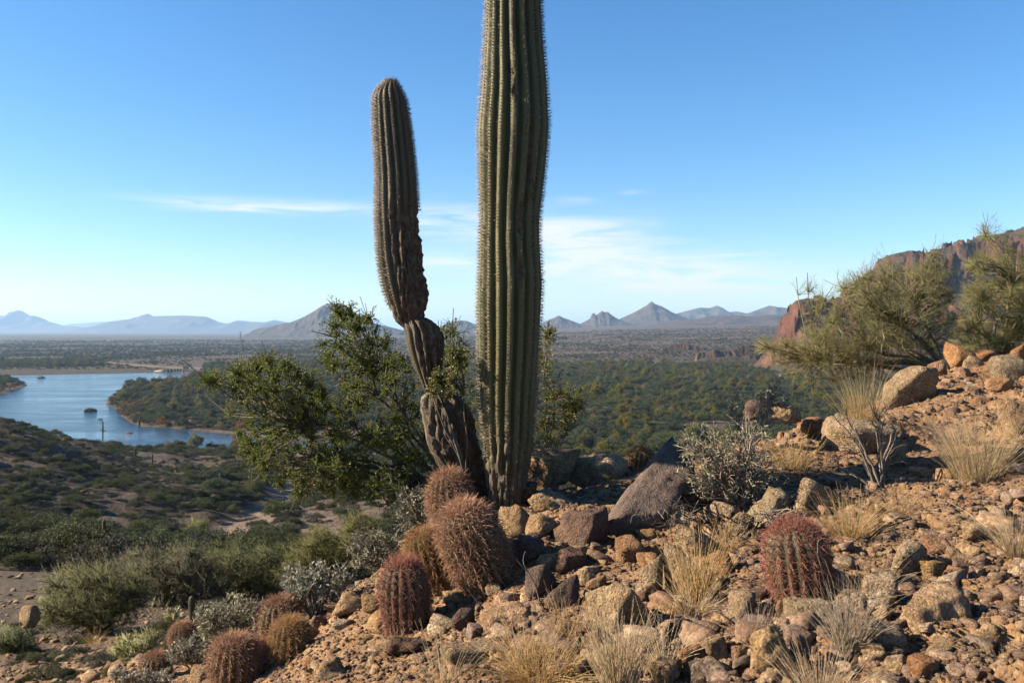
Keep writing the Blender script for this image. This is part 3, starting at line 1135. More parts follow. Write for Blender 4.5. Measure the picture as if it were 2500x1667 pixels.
# ---- shrubs on the slopes below the ridge
n = 30000
d = np.exp(rng.uniform(math.log(42), math.log(398), n))
px = rng.uniform(-120, 1800, n)
keep = rng.uniform(0, 1, n) < (d / 400) ** 1.0 * 1.0 + 0.06
d, px = d[keep], px[keep]
X, Y = (px - HX) / FPX * d, d
pt = np.stack([X, Y], 1)
dn = fbm(np.stack([X, Y, 0 * X], 1) / 24.0, 3, 55)
wd = wash_dist(pt)
ok = (wd > 6.0) & (river_sd(pt) > 1.0) & ((dn > -0.28) | (rng.uniform(0, 1, len(X)) < 0.25) | (d > 330))
ok &= np.hypot((px - 790) / 120, (d - 120) / 40) > rng.uniform(0.2, 1.2, len(X))
ok &= ~((px < 130) & (d < 75) & (rng.uniform(0, 1, len(X)) < 0.8))
X, Y, d, px, dn, wd = (v[ok] for v in (X, Y, d, px, dn, wd))
Z = height(X, Y, False)
size = np.clip(rng.lognormal(0.12, 0.42, len(X)), 0.45, 2.7) * np.where((wd < 22), 1.45, 1.0) * np.where(d > 340, 1.5, 1.0) * np.where((px < 450) & (d > 220) & (d < 330), 0.75, 1.0)
vis = (Z + size * 1.1) / Y > hidden_by(X, Y)
X, Y, Z, d, px, size, wd = (v[vis] for v in (X, Y, Z, d, px, size, wd))
# thin out overlaps so that bare ground shows between them
order = np.argsort(-size)
grid_, kept = {}, []
for i in order:
    cx, cy = int(X[i] // 3), int(Y[i] // 3)
    clash = False
    for ax in (-1, 0, 1):
        for ay in (-1, 0, 1):
            for j in grid_.get((cx + ax, cy + ay), ()):
                if (X[i] - X[j]) ** 2 + (Y[i] - Y[j]) ** 2 < (0.52 * (size[i] + size[j])) ** 2:
                    clash = True
    if not clash:
        grid_.setdefault((cx, cy), []).append(i)
        kept.append(i)
kept = np.array(kept)
X, Y, Z, d, size, wd = (v[kept] for v in (X, Y, Z, d, size, wd))
kind = rng.choice(5, len(X), p=[0.27, 0.2, 0.16, 0.17, 0.2])
kind = np.where((wd < 18) & (rng.uniform(0, 1, len(X)) < 0.6), 4, kind)
big = np.argsort(-size / d)
first = [True] * 5
KIND_TXT = ['dark green creosote bush', 'round grey-green bush', 'yellowish green palo verde bush', 'flat dark creosote bush', 'dense mesquite bush']
for i in big[:270]:
    k = int(kind[i])
    t = shrubs[k] if first[k] else dup(shrubs[k], (0, 0, 0))
    first[k] = False
    place(t, float(X[i]), float(Y[i]), float(size[i]), float(rng.uniform(0.8, 1.15)), sink=0.05)
    pxi = X[i] / Y[i] * FPX + HX
    where = ('lining the sandy wash' if wd[i] < 16 else 'on the near river bank' if d[i] > 325 else 'on the left hill by the river' if (pxi < 450 and d[i] > 190)
             else 'on the slope just below the ridge' if d[i] < 85 else 'on the plain behind the ridge rocks' if pxi > 1180 else 'on the tan bank right of the wash' if pxi > 690 else 'on the slope left of the wash')
    t['label'] = ('big ' if size[i] > 2.0 else 'small ' if size[i] < 1.1 else '') + KIND_TXT[k] + ' ' + where
rest = big[270:]
print('slope shrubs', len(X))
scatter('slope_scrub', np.stack([X[rest], Y[rest], Z[rest] - 0.03], 1), size[rest], kind[rest], crowns, 'low green scrub covering the slopes down to the river', rng.uniform(0.8, 1.2, len(rest)))

# ---- the wooded river plain: one mass of mesquite
tree_v = [
    far_plant('cottonwood_tree', 'yellow-green cottonwood tree on the plain behind the ridge rocks', 'tree', M_COTT, 201, 13, 2800, 0.070, 1.0, 0.22, 'cottonwoods behind the ridge rocks'),
    far_plant('mesquite_tree', 'dark green mesquite tree on the plain behind the ridge rocks', 'tree', M_MESQ, 202, 15, 2800, 0.066, 0.8, 0.08, 'mesquites behind the ridge rocks'),
    far_plant('autumn_tree', 'orange-brown autumn tree among the mesquites on the plain', 'tree', M_ORANGE, 203, 10, 1300, 0.09, 0.9, 0.1, 'autumn trees on the plain'),
]
tcrown = [[c for c in s.children if c.name.startswith('crown')][0] for s in tree_v]
spots = [(1300, 1100, 52), (1345, 1092, 46), (1382, 1112, 60), (1430, 1098, 70), (1478, 1112, 58), (1500, 1090, 50), (1530, 1118, 55), (1560, 1100, 60), (1610, 1110, 75),
         (1648, 1090, 50), (1660, 1118, 55), (1330, 1125, 60), (1275, 1125, 50), (1590, 1085, 45), (1420, 1130, 60), (1690, 1100, 60), (1210, 1110, 50), (980, 1112, 50), (1030, 1098, 55)]
for i, (a, b, w) in enumerate(spots):
    k = (0, 0, 1, 0, 0, 1, 0, 0, 1, 0, 0, 0, 0, 1, 0, 1, 0, 0, 0)[i]
    q = ground_pt(a, b, 60)
    dd = q[1]
    if k == 0:
        t = tree_v[0] if i == 0 else dup(tree_v[0], (0, 0, 0))
    else:
        t = tree_v[1] if i == 2 else dup(tree_v[1], (0, 0, 0))
    x = (a - HX) / FPX * dd
    t.location = (x, dd, hgt(x, dd))
    t.rotation_euler = (0, 0, rng.uniform(0, 6))
    s = w / FPX * dd * 0.5
    t.scale = (s, s, s * rng.uniform(0.8, 1.05))
for i, (a, b, w) in enumerate([(1440, 1020, 40), (1480, 1018, 46), (1500, 1024, 36), (1640, 1020, 44), (1665, 1022, 36), (1450, 1030, 36), (1715, 1024, 30), (505, 1045, 26), (275, 980, 24), (290, 1006, 22), (430, 1030, 24), (330, 1022, 22)]):
    dd = 55 * FPX / (b - HY) * (1 if b < 1100 else 1)
    t = tree_v[2] if i == 0 else dup(tree_v[2], (0, 0, 0))
    x = (a - HX) / FPX * dd
    t.location = (x, dd, hgt(x, dd))
    s = w / FPX * dd * 0.5
    t.scale = (s, s, s * 0.8)

sp_ = 5.8
gx, gy = np.meshgrid(np.arange(-560, 800, sp_), np.arange(398, 1500, sp_))
gx = gx.ravel() + rng.uniform(-2.4, 2.4, gx.size)
gy = gy.ravel() + rng.uniform(-2.4, 2.4, gy.size)
gpx = gx / gy * FPX + HX
edge = fbm(np.stack([gx, gy, 0 * gx], 1) / 90.0, 4, 61)
sd = river_sd(np.stack([gx, gy], 1))
ok = (sd > 2.5) & (gpx > 255) & (gpx < 2600) & (gy < 1420 + edge * 130)
ok &= ~((gy > 1090) & (gpx < 500))
ok &= (fbm(np.stack([gx, gy, 0 * gx], 1) / 32.0, 3, 67) > -0.33) | (sd < 14)
ok &= rng.uniform(0, 1, len(gx)) < 0.93
# the dark tree line on the far shore, and the wooded point at the left edge
gx2, gy2 = np.meshgrid(np.arange(-1000, -600, 6.5), np.arange(1285, 1560, 7.0))
gx2 = gx2.ravel() + rng.uniform(-3, 3, gx2.size)
gy2 = gy2.ravel() + rng.uniform(-3, 3, gy2.size)
k2 = (gx2 / gy2 * FPX + HX < 250 + 60 * fbm(np.stack([gx2, gy2, 0 * gx2], 1) / 60.0, 3, 5)) & (rng.uniform(0, 1, len(gx2)) < 0.8)
bx, by = np.r_[gx[ok], gx2[k2]], np.r_[gy[ok], gy2[k2]]
bs = np.clip(rng.lognormal(1.34, 0.36, len(bx)), 1.6, 7.5)
shore = np.r_[sd[ok], np.full(k2.sum(), 99.0)]
pk = np.where(rng.uniform(0, 1, len(bx)) < 0.0, 2, 1)
pk = np.where((shore < 16) & (rng.uniform(0, 1, len(bx)) < 0.15), 2, pk)
pk = np.where((shore < 40) & (rng.uniform(0, 1, len(bx)) < 0.06), 0, pk)
pk = np.where((pk == 1) & (rng.uniform(0, 1, len(bx)) < 0.3), 3, pk)
pk = np.where((pk == 1) & (rng.uniform(0, 1, len(bx)) < 0.2), 4, pk)
bs = np.where(shore < 12, bs * 0.75, bs)
bz = height(bx, by, False)
print('bosque', len(bx))
scatter('mesquite_wood', np.stack([bx, by, bz - 0.1], 1), bs, pk, [tcrown[0], tcrown[1], tcrown[2], crowns[4], crowns[0]], 'dense green mesquite wood filling the river plain', rng.uniform(0.75, 1.2, len(bx)))

# ---- scrub beyond, thinning out with distance
n = 95000
d = np.exp(rng.uniform(math.log(1180), math.log(4300), n))
px = rng.uniform(-150, 2650, n)
X = (px - HX) / FPX * d
z = height(X, d, False)
py = HY - z / d * FPX
dens = fbm(np.stack([X, d, 0 * X], 1) / 130.0, 4, 71)
ok = (rng.uniform(0, 1, n) < 0.5 + 0.9 * dens) & ~((d < 1500) & (px > 470) & (px < 2600)) & ~((py > 893) & (px < 490) & (rng.uniform(0, 1, n) < 0.55)) & ~((d < 1200) & (px < 500))
ok &= ~((np.abs(py - np.interp(px, [190, 230, 320, 400, 490], [880, 884, 890, 896, 899])) < 3.0) & (px > 190) & (px < 490))
X, d, z = X[ok], d[ok], z[ok]
print('far scrub', len(X))
scatter('desert_scrub', np.stack([X, d, z - 0.1], 1), np.clip(rng.lognormal(0.55, 0.35, len(X)), 0.8, 4.0) * (1 + d / 6000), rng.choice(3, len(X), p=[0.45, 0.2, 0.35]), [crowns[0], crowns[1], crowns[4]], 'scattered dark scrub on the plains beyond the river')
# ------------------------------------------------------------------ rocks
def rock_mat(name, dark, mid, pale, f=1.0, grain=0.9, lichen=False, rough=0.92):
    """coarse granite: mottled colour, pale crystals, pitted relief; f scales the pattern to the mesh"""
    m, nt, b = new_mat(name, rough, 0.2)
    v = obj_coord(nt)
    n1 = noise_node(nt, v, 7 * f, 6, 0.65)
    col = ramp(nt, [(0.3, dark), (0.5, mid), (0.7, pale)], n1)
    vo = N(nt, 'ShaderNodeTexVoronoi', inp={'Scale': 85.0 * f, 'Randomness': 1.0})
    nt.links.new(v, vo.inputs['Vector'])
    sp = N(nt, 'ShaderNodeSeparateColor')
    nt.links.new(vo.outputs['Color'], sp.inputs[0])
    col = jitter(nt, col, sp.outputs[0], 0.42 * grain, 0.006, 0.15)
    col = jitter(nt, col, obj_random(nt), 0.16, 0.005, 0.12)
    vp = N(nt, 'ShaderNodeTexVoronoi', inp={'Scale': 24.0 * f, 'Randomness': 1.0})
    nt.links.new(v, vp.inputs['Vector'])
    if lichen:
        ln = N(nt, 'ShaderNodeMapRange', inp={'From Min': 0.56, 'From Max': 0.63, 'To Max': 0.45})
        nt.links.new(noise_node(nt, v, 11 * f, 5, 0.7), ln.inputs[0])
        col = mixrgb(nt, ln.outputs[0], col, (0.130, 0.120, 0.052))
    nt.links.new(col, b.inputs['Base Color'])
    h = math_node(nt, 'ADD', math_node(nt, 'MULTIPLY', vo.outputs['Distance'], -0.8), math_node(nt, 'MULTIPLY', noise_node(nt, v, 30 * f, 7, 0.75), 2.6))
    h = math_node(nt, 'ADD', h, math_node(nt, 'MULTIPLY', vp.outputs['Distance'], -1.1))
    bump(nt, b, h, 1.0, (0.015 if f > 0.5 else 0.007) * grain)
    return m


R_TAN = rock_mat('tan granite', (0.123, 0.076, 0.040), (0.223, 0.144, 0.076), (0.314, 0.214, 0.123))
R_PALE = rock_mat('pale granite', (0.142, 0.089, 0.052), (0.228, 0.157, 0.095), (0.301, 0.224, 0.146), grain=1.1, lichen=False)
R_LICH = rock_mat('lichened granite', (0.120, 0.079, 0.043), (0.211, 0.146, 0.083), (0.284, 0.215, 0.133), grain=1.1, lichen=True)
R_RUST = rock_mat('rust granite', (0.107, 0.053, 0.028), (0.194, 0.105, 0.055), (0.267, 0.163, 0.093), grain=0.8)
R_SLAB = rock_mat('purple grey slab', (0.070, 0.046, 0.034), (0.105, 0.070, 0.054), (0.147, 0.105, 0.083), grain=0.5)
R_DARK = rock_mat('varnished dark rock', (0.039, 0.026, 0.019), (0.077, 0.047, 0.034), (0.132, 0.080, 0.052), grain=0.7)
S_TAN = rock_mat('tan stone', (0.119, 0.074, 0.039), (0.214, 0.138, 0.073), (0.294, 0.201, 0.118), 0.13)
S_PALE = rock_mat('pale stone', (0.142, 0.089, 0.052), (0.224, 0.153, 0.093), (0.292, 0.215, 0.142), 0.13)
S_RUST = rock_mat('rust stone', (0.099, 0.053, 0.029), (0.168, 0.096, 0.053), (0.228, 0.142, 0.084), 0.13, 0.8)
S_DARK = rock_mat('brown stone', (0.077, 0.049, 0.034), (0.144, 0.092, 0.062), (0.226, 0.154, 0.103), 0.13, 0.7)


def rock_mesh(name, seed, dims, sub=4, planes=6, power=16, lump=0.07, grain=0.0035, block=0.5):
    r = np.random.default_rng(seed)
    D, F = ico(sub)
    nrm = unit(r.normal(size=(planes, 3)))
    if block > 0:
        ax = np.array([[1, 0, 0], [-1, 0, 0], [0, 1, 0], [0, -1, 0], [0, 0, 1], [0, 0, -1.0]])
        q = unit(r.normal(size=3) * 0.25)
        ax = unit(ax + r.normal(size=ax.shape) * 0.28)
        nrm = np.r_[nrm, ax]
    dist = np.r_[r.uniform(0.55, 1.06, planes), r.uniform(0.6, 0.85, len(nrm) - planes) / max(block, 0.01) * 0.5]
    dot = np.maximum(D @ nrm.T, 0) / dist[None]
    rad = (dot ** power).sum(1) ** (-1 / power)
    V = D * rad[:, None]
    V = V / (V.max(0) - V.min(0)) * 1.0
    V -= (V.max(0) + V.min(0)) / 2
    dims = np.asarray(dims, float)
    sz = float(np.cbrt(dims.prod()))
    Vw = V * dims
    off = r.uniform(-50, 50, 3)
    n = fbm(V * 3.0 + off, 4, seed, 0.55) + 0.55 * fbm(V * 5.5 - off, 3, seed + 1, 0.5, True)
    nd = unit(D / dims)
    Vw = Vw + nd * (n * lump * sz)[:, None]
    if grain:
        g = fbm(Vw / 0.035 + off, 3, seed + 3, 0.6)
        crack = np.minimum(np.abs(fbm(Vw / (0.35 * sz) + off, 2, seed + 9)), 0.05) / 0.05
        g = g + 1.6 * fbm(Vw / 0.09 + off, 2, seed + 5, 0.5, True)
        Vw = Vw + nd * (g * grain * 2.0 - (1 - crack) * 0.018 * sz)[:, None]
    return mesh_data(name, Vw, F, smooth=False)


def rock(px, py, w, h, mat, label, seed, depth=0.85, tilt=(0, 0, 0), lump=0.05, block=0.5, group=None, d=None, power=16, sink=0.0):
    """rock whose outline fills about w x h photo pixels centred on (px, py), standing on the ground there"""
    dd = d or hit(px, min(py + h * 0.32, 1760))
    dd += 0.2 * w / FPX * dd
    W, H = w / FPX * dd, h / FPX * dd
    c = P(px, py, dd)
    me = rock_mesh('rock', seed, (W, W * depth, H), 4 if w > 96 else 3, lump=lump, block=block, power=power)
    o = obj('rock', me, mat, loc=(c[0], c[1], c[2] - sink))
    o.rotation_euler = [math.radians(t) for t in tilt]
    tag(o, label, 'rock', group)
    return o


KEY = [
    # column, row, width, height, material, label, tilt, block
    (1352, 1148, 130, 105, R_TAN, 'shadowed humped boulder on the crest right beside the tall saguaro', (0, 0, 10), .4),
    (1455, 1152, 150, 88, R_TAN, 'long shadowed boulder on the crest between saguaro and grey slab', (0, 0, -8), .4),
    (1530, 1165, 90, 60, R_DARK, 'dark gravelly boulder under the crest barrel cactus', (0, 0, 20), .2),
    (1282, 1205, 50, 66, R_DARK, 'small dark rock against the base of the tall saguaro', (0, 8, 0), .4),
    (1417, 1288, 122, 108, R_DARK, 'dark reddish varnished rock left of the leaning slab', (0, 6, 14), .5),
    (1318, 1288, 84, 66, R_TAN, 'tan knobbly rock left of the dark varnished rock', (0, 0, 30), .3),
    (1262, 1278, 96, 92, R_TAN, 'tan rock in the sun right of the big barrel cactus', (0, 10, 50), .3),
    (1386, 1366, 90, 56, R_DARK, 'dark blocky rock in the shadowed hollow below the varnished rock', (0, 0, 12), .6),
    (1297, 1345, 84, 78, R_DARK, 'dark rock in the shadowed hollow beside the big barrel cactus', (0, 0, 40), .4),
    (1322, 1420, 78, 80, R_DARK, 'round dark rock at the bottom of the shadowed hollow', (0, 0, 0), .3),
    (1378, 1450, 96, 88, R_DARK, 'crumbly dark rock above the golden grass tuft', (0, 0, 60), .2),
    (1433, 1412, 36, 48, R_PALE, 'small pale pointed stone lit in the shadowed hollow', (0, 12, 0), .4),
    (1516, 1492, 156, 172, R_TAN, 'large angular tan boulder in the middle of the slope', (8, -16, 20), .7),
    (1594, 1412, 66, 125, R_LICH, 'upright tan block behind the large angular boulder', (0, 14, 10), .7),
    (1650, 1402, 88, 128, R_LICH, 'tall speckled block with grass growing in front', (0, 16, -12), .6),
    (1545, 1345, 80, 70, R_RUST, 'rusty block under the foot of the leaning slab', (0, 0, 12), .5),
    (1704, 1282, 54, 52, R_RUST, 'small rust-red square rock under the brittlebush', (0, 6, 10), .8),
    (1756, 1378, 52, 60, R_RUST, 'small orange triangular rock below the brittlebush', (0, 0, 10), .1),
    (1748, 1420, 36, 30, R_PALE, 'small round pale stone below the orange triangular rock', (0, 0, 0), .2),
    (1772, 1250, 60, 46, R_PALE, 'pale round rock at the brittlebush foot', (0, 0, 20), .3),
    (1806, 1290, 66, 80, R_LICH, 'speckled lichened rock below the brittlebush', (0, 20, 10), .4),
    (1700, 1330, 110, 66, R_LICH, 'low lichened ledge behind the speckled block', (0, 16, 0), .4),
    (1689, 1602, 62, 56, R_RUST, 'brown brick-shaped rock low on the slope', (0, 2, 8), .95),
    (1748, 1590, 66, 62, R_TAN, 'tan rock right of the brown brick-shaped rock', (0, 0, 30), .4),
    (1806, 1598, 48, 52, R_RUST, 'small cube-like rust rock near the bottom edge', (0, 0, 16), .8),
    (1732, 1632, 86, 58, R_PALE, 'pale lumpy rock at the bottom below the brick-shaped rock', (0, -8, 10), .3),
    (1630, 1640, 76, 48, R_TAN, 'flat tan rock at the bottom left of the brick-shaped rock', (0, -12, 0), .5),
    (1437, 1632, 52, 60, R_DARK, 'dark pointed rock between two golden grass tufts', (0, 0, 0), .2),
    (1880, 1606, 100, 150, R_TAN, 'big rough tan boulder at the bottom below the right barrel cactus', (0, 0, 22), .4),
    (1634, 1486, 100, 46, R_TAN, 'flat tan rock right of the large angular boulder', (0, -4, 0), .5),
    (1802, 1486, 84, 70, R_TAN, 'tan rubble rock left of the right barrel cactus', (0, 0, 45), .3),
    (1460, 1568, 76, 80, R_LICH, 'yellow-lichened crumbly rock below the large angular boulder', (0, 0, 0), .2),
    (1564, 1590, 90, 60, R_TAN, 'tan rock between grass tufts below the angular boulder', (0, 0, 30), .4),
    (1232, 1512, 128, 62, R_TAN, 'long flat-topped boulder below the big barrel cactus', (0, -6, 8), .7),
    (1150, 1610, 158, 84, R_PALE, 'pale wedge-shaped boulder near the bottom edge', (0, 8, 14), .5),
    (1196, 1650, 56, 46, R_TAN, 'small tan rock below the pale wedge-shaped boulder', (0, 0, 0), .4),
    (1210, 1588, 60, 46, R_TAN, 'lumpy tan rock behind the pale wedge-shaped boulder', (0, 0, 0), .3),
    (1240, 1574, 40, 46, R_RUST, 'small orange wedge rock left of the golden grass', (0, 20, 0), .3),
    (808, 1646, 84, 76, R_PALE, 'sunlit pointed pale rock in the dark gully at the bottom', (0, 0, 0), .3),
    (936, 1520, 74, 64, R_TAN, 'sunlit streaked rock left of the dark red barrel cactus', (0, 20, 0), .5),
    (916, 1480, 58, 54, R_TAN, 'round tan rock beside the dark red barrel cactus', (0, 0, 30), .3),
    (936, 1434, 36, 56, R_PALE, 'pale upright rock behind the dark red barrel cactus', (0, 0, 0), .4),
    (930, 1408, 56, 42, R_LICH, 'lichened rock behind the golden barrel cactus', (0, 0, 0), .3),
    (856, 1478, 80, 62, R_TAN, 'broad tan rock right of the small brittlebush', (0, 8, 0), .4),
    (838, 1530, 48, 40, R_PALE, 'pale stone on the rubble below the broad tan rock', (0, 0, 0), .4),
    (748, 1508, 62, 54, R_PALE, 'pale rock behind the upper left barrel cactus', (0, 0, 0), .4),
    (1132, 1514, 58, 58, R_DARK, 'dark rock below the cluster of barrel cacti', (0, 0, 0), .4),
    (996, 1586, 110, 62, R_DARK, 'half-shaded rubbly rock below the dark red barrel cactus', (0, 0, 0), .2),
    (492, 1650, 60, 44, R_PALE, 'pale flat rock left of the lowest barrel cactus', (0, 0, 0), .4),
    (2204, 950, 138, 112, R_PALE, 'big rounded speckled boulder on the crest below the palo verde', (0, 0, 12), .4),
    (2342, 872, 62, 66, R_RUST, 'orange pointed rock topping the crest outcrop', (0, 10, 0), .4),
    (2288, 904, 50, 58, R_RUST, 'orange rock at the left end of the crest outcrop', (0, 0, 0), .4),
    (2376, 892, 52, 48, R_TAN, 'tan middle rock of the crest outcrop', (0, 0, 20), .4),
    (2412, 908, 80, 44, R_RUST, 'low orange slab in the crest outcrop', (0, -18, 0), .5),
    (2414, 872, 66, 34, R_RUST, 'flat orange rock high in the crest outcrop', (0, 0, 0), .6),
    (2462, 904, 82, 78, R_LICH, 'lichened block at the right end of the crest outcrop', (0, -10, 10), .5),
    (2492, 860, 40, 44, R_RUST, 'orange rock at the picture edge above the crest outcrop', (0, 0, 0), .4),
    (2262, 930, 46, 36, R_TAN, 'small tan rock at the foot of the crest outcrop', (0, 0, 25), .5),
    (2438, 940, 56, 40, R_RUST, 'wedge-shaped orange rock in front of the crest outcrop', (0, 12, 10), .5),
    (2350, 912, 44, 34, R_RUST, 'small orange block in the middle of the crest outcrop', (0, 0, 40), .6),
    (2310, 935, 80, 34, R_TAN, 'low tan rock in front of the crest outcrop', (0, 0, 0), .3),
    (2484, 1022, 90, 104, R_TAN, 'brown rounded boulder at the right picture edge', (0, 0, 14), .3),
    (2215, 1364, 96, 86, R_PALE, 'round pale speckled rock right of the right barrel cactus', (0, 0, 0), .25),
    (2150, 1448, 78, 102, R_PALE, 'upright crumbly pale rock below the round speckled rock', (0, 10, 0), .3),
    (2072, 1464, 100, 64, R_PALE, 'pointed pale rock below the right barrel cactus', (0, 14, 0), .4),
    (2266, 1492, 152, 128, R_TAN, 'largest angular boulder in the lower right rubble', (0, 0, 24), .65),
    (2148, 1558, 126, 70, R_PALE, 'long pale rock in front of the largest lower right boulder', (0, 12, 0), .4),
    (2294, 1334, 68, 46, R_RUST, 'flat-topped reddish rock above the lower right rubble', (0, -4, 6), .8),
    (2276, 1392, 60, 50, R_TAN, 'small crumbly rock between the round rock and the reddish rock', (0, 0, 0), .3),
    (1984, 1512, 116, 88, R_LICH, 'lichened boulder just below the right barrel cactus', (0, 0, 0), .35),
    (1948, 1596, 66, 112, R_SLAB, 'upright grey-brown slab below the lichened boulder', (0, 10, 16), .6),
    (2242, 1636, 72, 66, R_RUST, 'rust-brown block at the bottom of the lower right rubble', (0, 0, 20), .6),
    (2137, 1597, 54, 46, R_PALE, 'greyish stone below the long pale rock', (0, 0, 0), .3),
    (2190, 1622, 60, 48, R_TAN, 'tan stone left of the rust-brown block', (0, 0, 40), .4),
    (2304, 1626, 50, 40, R_DARK, 'small dark stone right of the rust-brown block', (0, 0, 0), .4),
    (2486, 1388, 56, 52, R_PALE, 'pale stone at the right picture edge', (0, 0, 0), .3),
    (2178, 1056, 66, 46, R_PALE, 'pale stone on the slope below the crest boulder', (0, 0, 0), .3),
    (2098, 1072, 150, 92, R_LICH, 'wide crumbly rock bank behind the dead shrub', (0, 6, 0), .2),
    (2180, 1110, 80, 76, R_TAN, 'half-shaded rock behind the dead shrub', (0, 0, 30), .5),
    (1990, 1050, 84, 64, R_RUST, 'layered orange rock on the crest behind the brittlebush', (0, 0, 30), .4),
    (1850, 1004, 70, 56, R_SLAB, 'pinkish rock on the crest behind the brittlebush top', (0, 6, 0), .5),
    (1920, 1010, 80, 44, R_LICH, 'grey rock on the crest right of the pinkish rock', (0, 0, 0), .3),
    (1874, 1246, 84, 120, R_LICH, 'tall crumbly rock right of the brittlebush foot', (0, 12, 0), .4),
    (1996, 1222, 108, 92, R_LICH, 'speckled rock above the right barrel cactus', (0, 16, 0), .4),
    (2022, 1176, 60, 28, R_PALE, 'flat white stone under the dead shrub twigs', (0, 0, 0), .5),
    (2304, 1156, 50, 36, R_TAN, 'tan stone on the gravel right of the dead shrub', (0, 0, 0), .3),
    (2382, 1300, 80, 50, R_TAN, 'low tan rock half buried in the right gravel', (0, 0, 0), .2),
    (1345, 1225, 110, 44, R_TAN, 'long low rock lit below the shadowed crest boulders', (0, 8, 0), .3),
    (70, 1500, 50, 50, R_TAN, 'tan pinnacle rock left of the large valley palo verde', (0, 10, 0), .6),
]
for i, (a, b_, w, h_, m_, lab, tl, blk) in enumerate(KEY):
    rock(a, b_, w, h_, m_, lab, 1000 + i * 7, tilt=tl, block=blk, power=40 if blk > .45 else 26, d=(15.5 if a < 100 else {1352: 6.95, 1455: 7.05, 1530: 7.2, 1850: 7.4, 1920: 7.6, 1986: 7.6, 2342: 10.2, 2288: 10.0, 2376: 10.0, 2412: 9.9, 2414: 10.6, 2462: 9.6, 2492: 10.6, 2310: 9.8}.get(a)))

# the long slab leaning down the slope
top = P(1680, 1085, 6.55)
bot = P(1512, 1330, 5.45)
ctr = (top + bot) / 2
L_ = float(np.linalg.norm(top - bot))
me = rock_mesh('rock', 77, (0.34, L_ * 0.90, 0.17), 4, planes=7, power=24, lump=0.05, block=0.8)
slab = obj('rock', me, R_SLAB, loc=ctr)
dirv = Vector(top - bot).normalized()
side = dirv.cross(Vector((0, 0, 1))).normalized()
upv = side.cross(dirv).normalized()
rot = Matrix((side, dirv, upv)).transposed()
rot = rot @ Matrix.Rotation(math.radians(24), 3, 'Y')
slab.rotation_euler = rot.to_euler()
tag(slab, 'long purple-grey slab leaning down the slope beside the brittlebush', 'rock')
top = P(1622, 1360, 5.3)
bot = P(1556, 1425, 4.95)
me = rock_mesh('rock', 78, (0.10, float(np.linalg.norm(top - bot)) * 1.1, 0.06), 4, planes=8, power=24, lump=0.04, block=0.8)
o = obj('rock', me, R_SLAB, loc=(top + bot) / 2 + np.array([0, -0.05, 0.02]))
dirv = Vector(top - bot).normalized()
side = dirv.cross(Vector((0, 0, 1))).normalized()
o.rotation_euler = (Matrix((side, dirv, side.cross(dirv).normalized())).transposed() @ Matrix.Rotation(math.radians(-20), 3, 'Y')).to_euler()
tag(o, 'thin brown slab leaning behind the large angular boulder', 'rock')

# loose stones, one by one
base_st = []
for k in range(12):
    base_st.append(rock_mesh('stone', 300 + k, (1.0, 0.85, 0.7), 3 if k < 8 else 2, planes=7, power=60, lump=0.035, grain=0.0, block=0.7 if k % 2 else 0.5))
smats = [S_TAN, S_PALE, S_RUST, S_DARK]
for k, me in enumerate(base_st):
    me.materials.append(smats[(0, 1, 2, 0, 3, 1, 0, 2, 0, 1, 2, 3)[k]])
SL = {'tan stone': 'small angular tan stone loose on the gravel slope', 'pale stone': 'small pale speckled stone loose on the gravel slope',
      'rust stone': 'small rust-brown stone loose on the gravel slope', 'brown stone': 'small dark brown stone loose on the gravel slope'}
stones = []
stones_by = {}
crest_px = np.array([(560, 1640), (700, 1560), (850, 1480), (1000, 1380), (1150, 1300), (1300, 1230), (1500, 1200), (1700, 1160), (1900, 1080), (2100, 1010), (2300, 960), (2500, 930)])
for k in range(210):
    a = rng.uniform(560, 2520) if rng.uniform() < 0.6 else rng.uniform(1150, 2100)
    lo = np.interp(a, crest_px[:, 0], crest_px[:, 1])
    b_ = rng.uniform(lo + 10, 1680)
    q = ground_pt(a, b_)
    s = float(np.clip(rng.lognormal(math.log(0.085), 0.38), 0.05, 0.22))
    kk = int(rng.choice(8))
    o = obj('stone', base_st[kk], None, loc=(q[0], q[1], q[2] + s * 0.08))
    o.scale = (s * rng.uniform(0.8, 1.5), s * rng.uniform(0.7, 1.2), s * rng.uniform(0.5, 1.1))
    o.rotation_euler = (rng.uniform(-.5, .5), rng.uniform(-.5, .5), rng.uniform(0, 6.3))
    tag(o, SL[base_st[kk].materials[0].name], 'stone', 'loose stones on the gravel slope')
    stones.append(o)
    stones_by.setdefault(kk, o)
    where = ('in the dark gully below the barrel cacti' if a < 1130 else 'on the slope around the right barrel cactus' if (a > 1800 and b_ > 1280) else 'on the upper gravel slope below the crest' if (a > 1700 and b_ <= 1280)
             else 'in the hollow beside the leaning slab' if b_ < 1420 else 'on the lower slope around the angular boulder')
    o['label'] = SL[base_st[kk].materials[0].name].replace('loose on the gravel slope', where)
srcs = []
for k in range(8, 12):
    q = ground_pt(1500 + 150 * (k - 8), 1600 - 30 * (k - 8))
    o = obj('stone', base_st[k], None, loc=(q[0], q[1], q[2] + 0.008))
    o.scale = (0.05, 0.05, 0.045)
    tag(o, SL[base_st[k].materials[0].name], 'stone', 'loose stones on the gravel slope')
    srcs.append(o)
n = 6500
d = np.exp(rng.uniform(math.log(2.7), math.log(10.5), n))
px = rng.uniform(450, 2640, n)
X = (px - HX) / FPX * d
z = height(X, d)
cl = fbm(np.stack([X, d, 0 * X], 1) / 0.9, 3, 91)
kp = rng.uniform(0, 1, n) < 0.55 + 1.2 * cl
X, d, z = X[kp], d[kp], z[kp]
sz = np.clip(rng.lognormal(math.log(0.052), 0.48, len(X)), 0.022, 0.17)
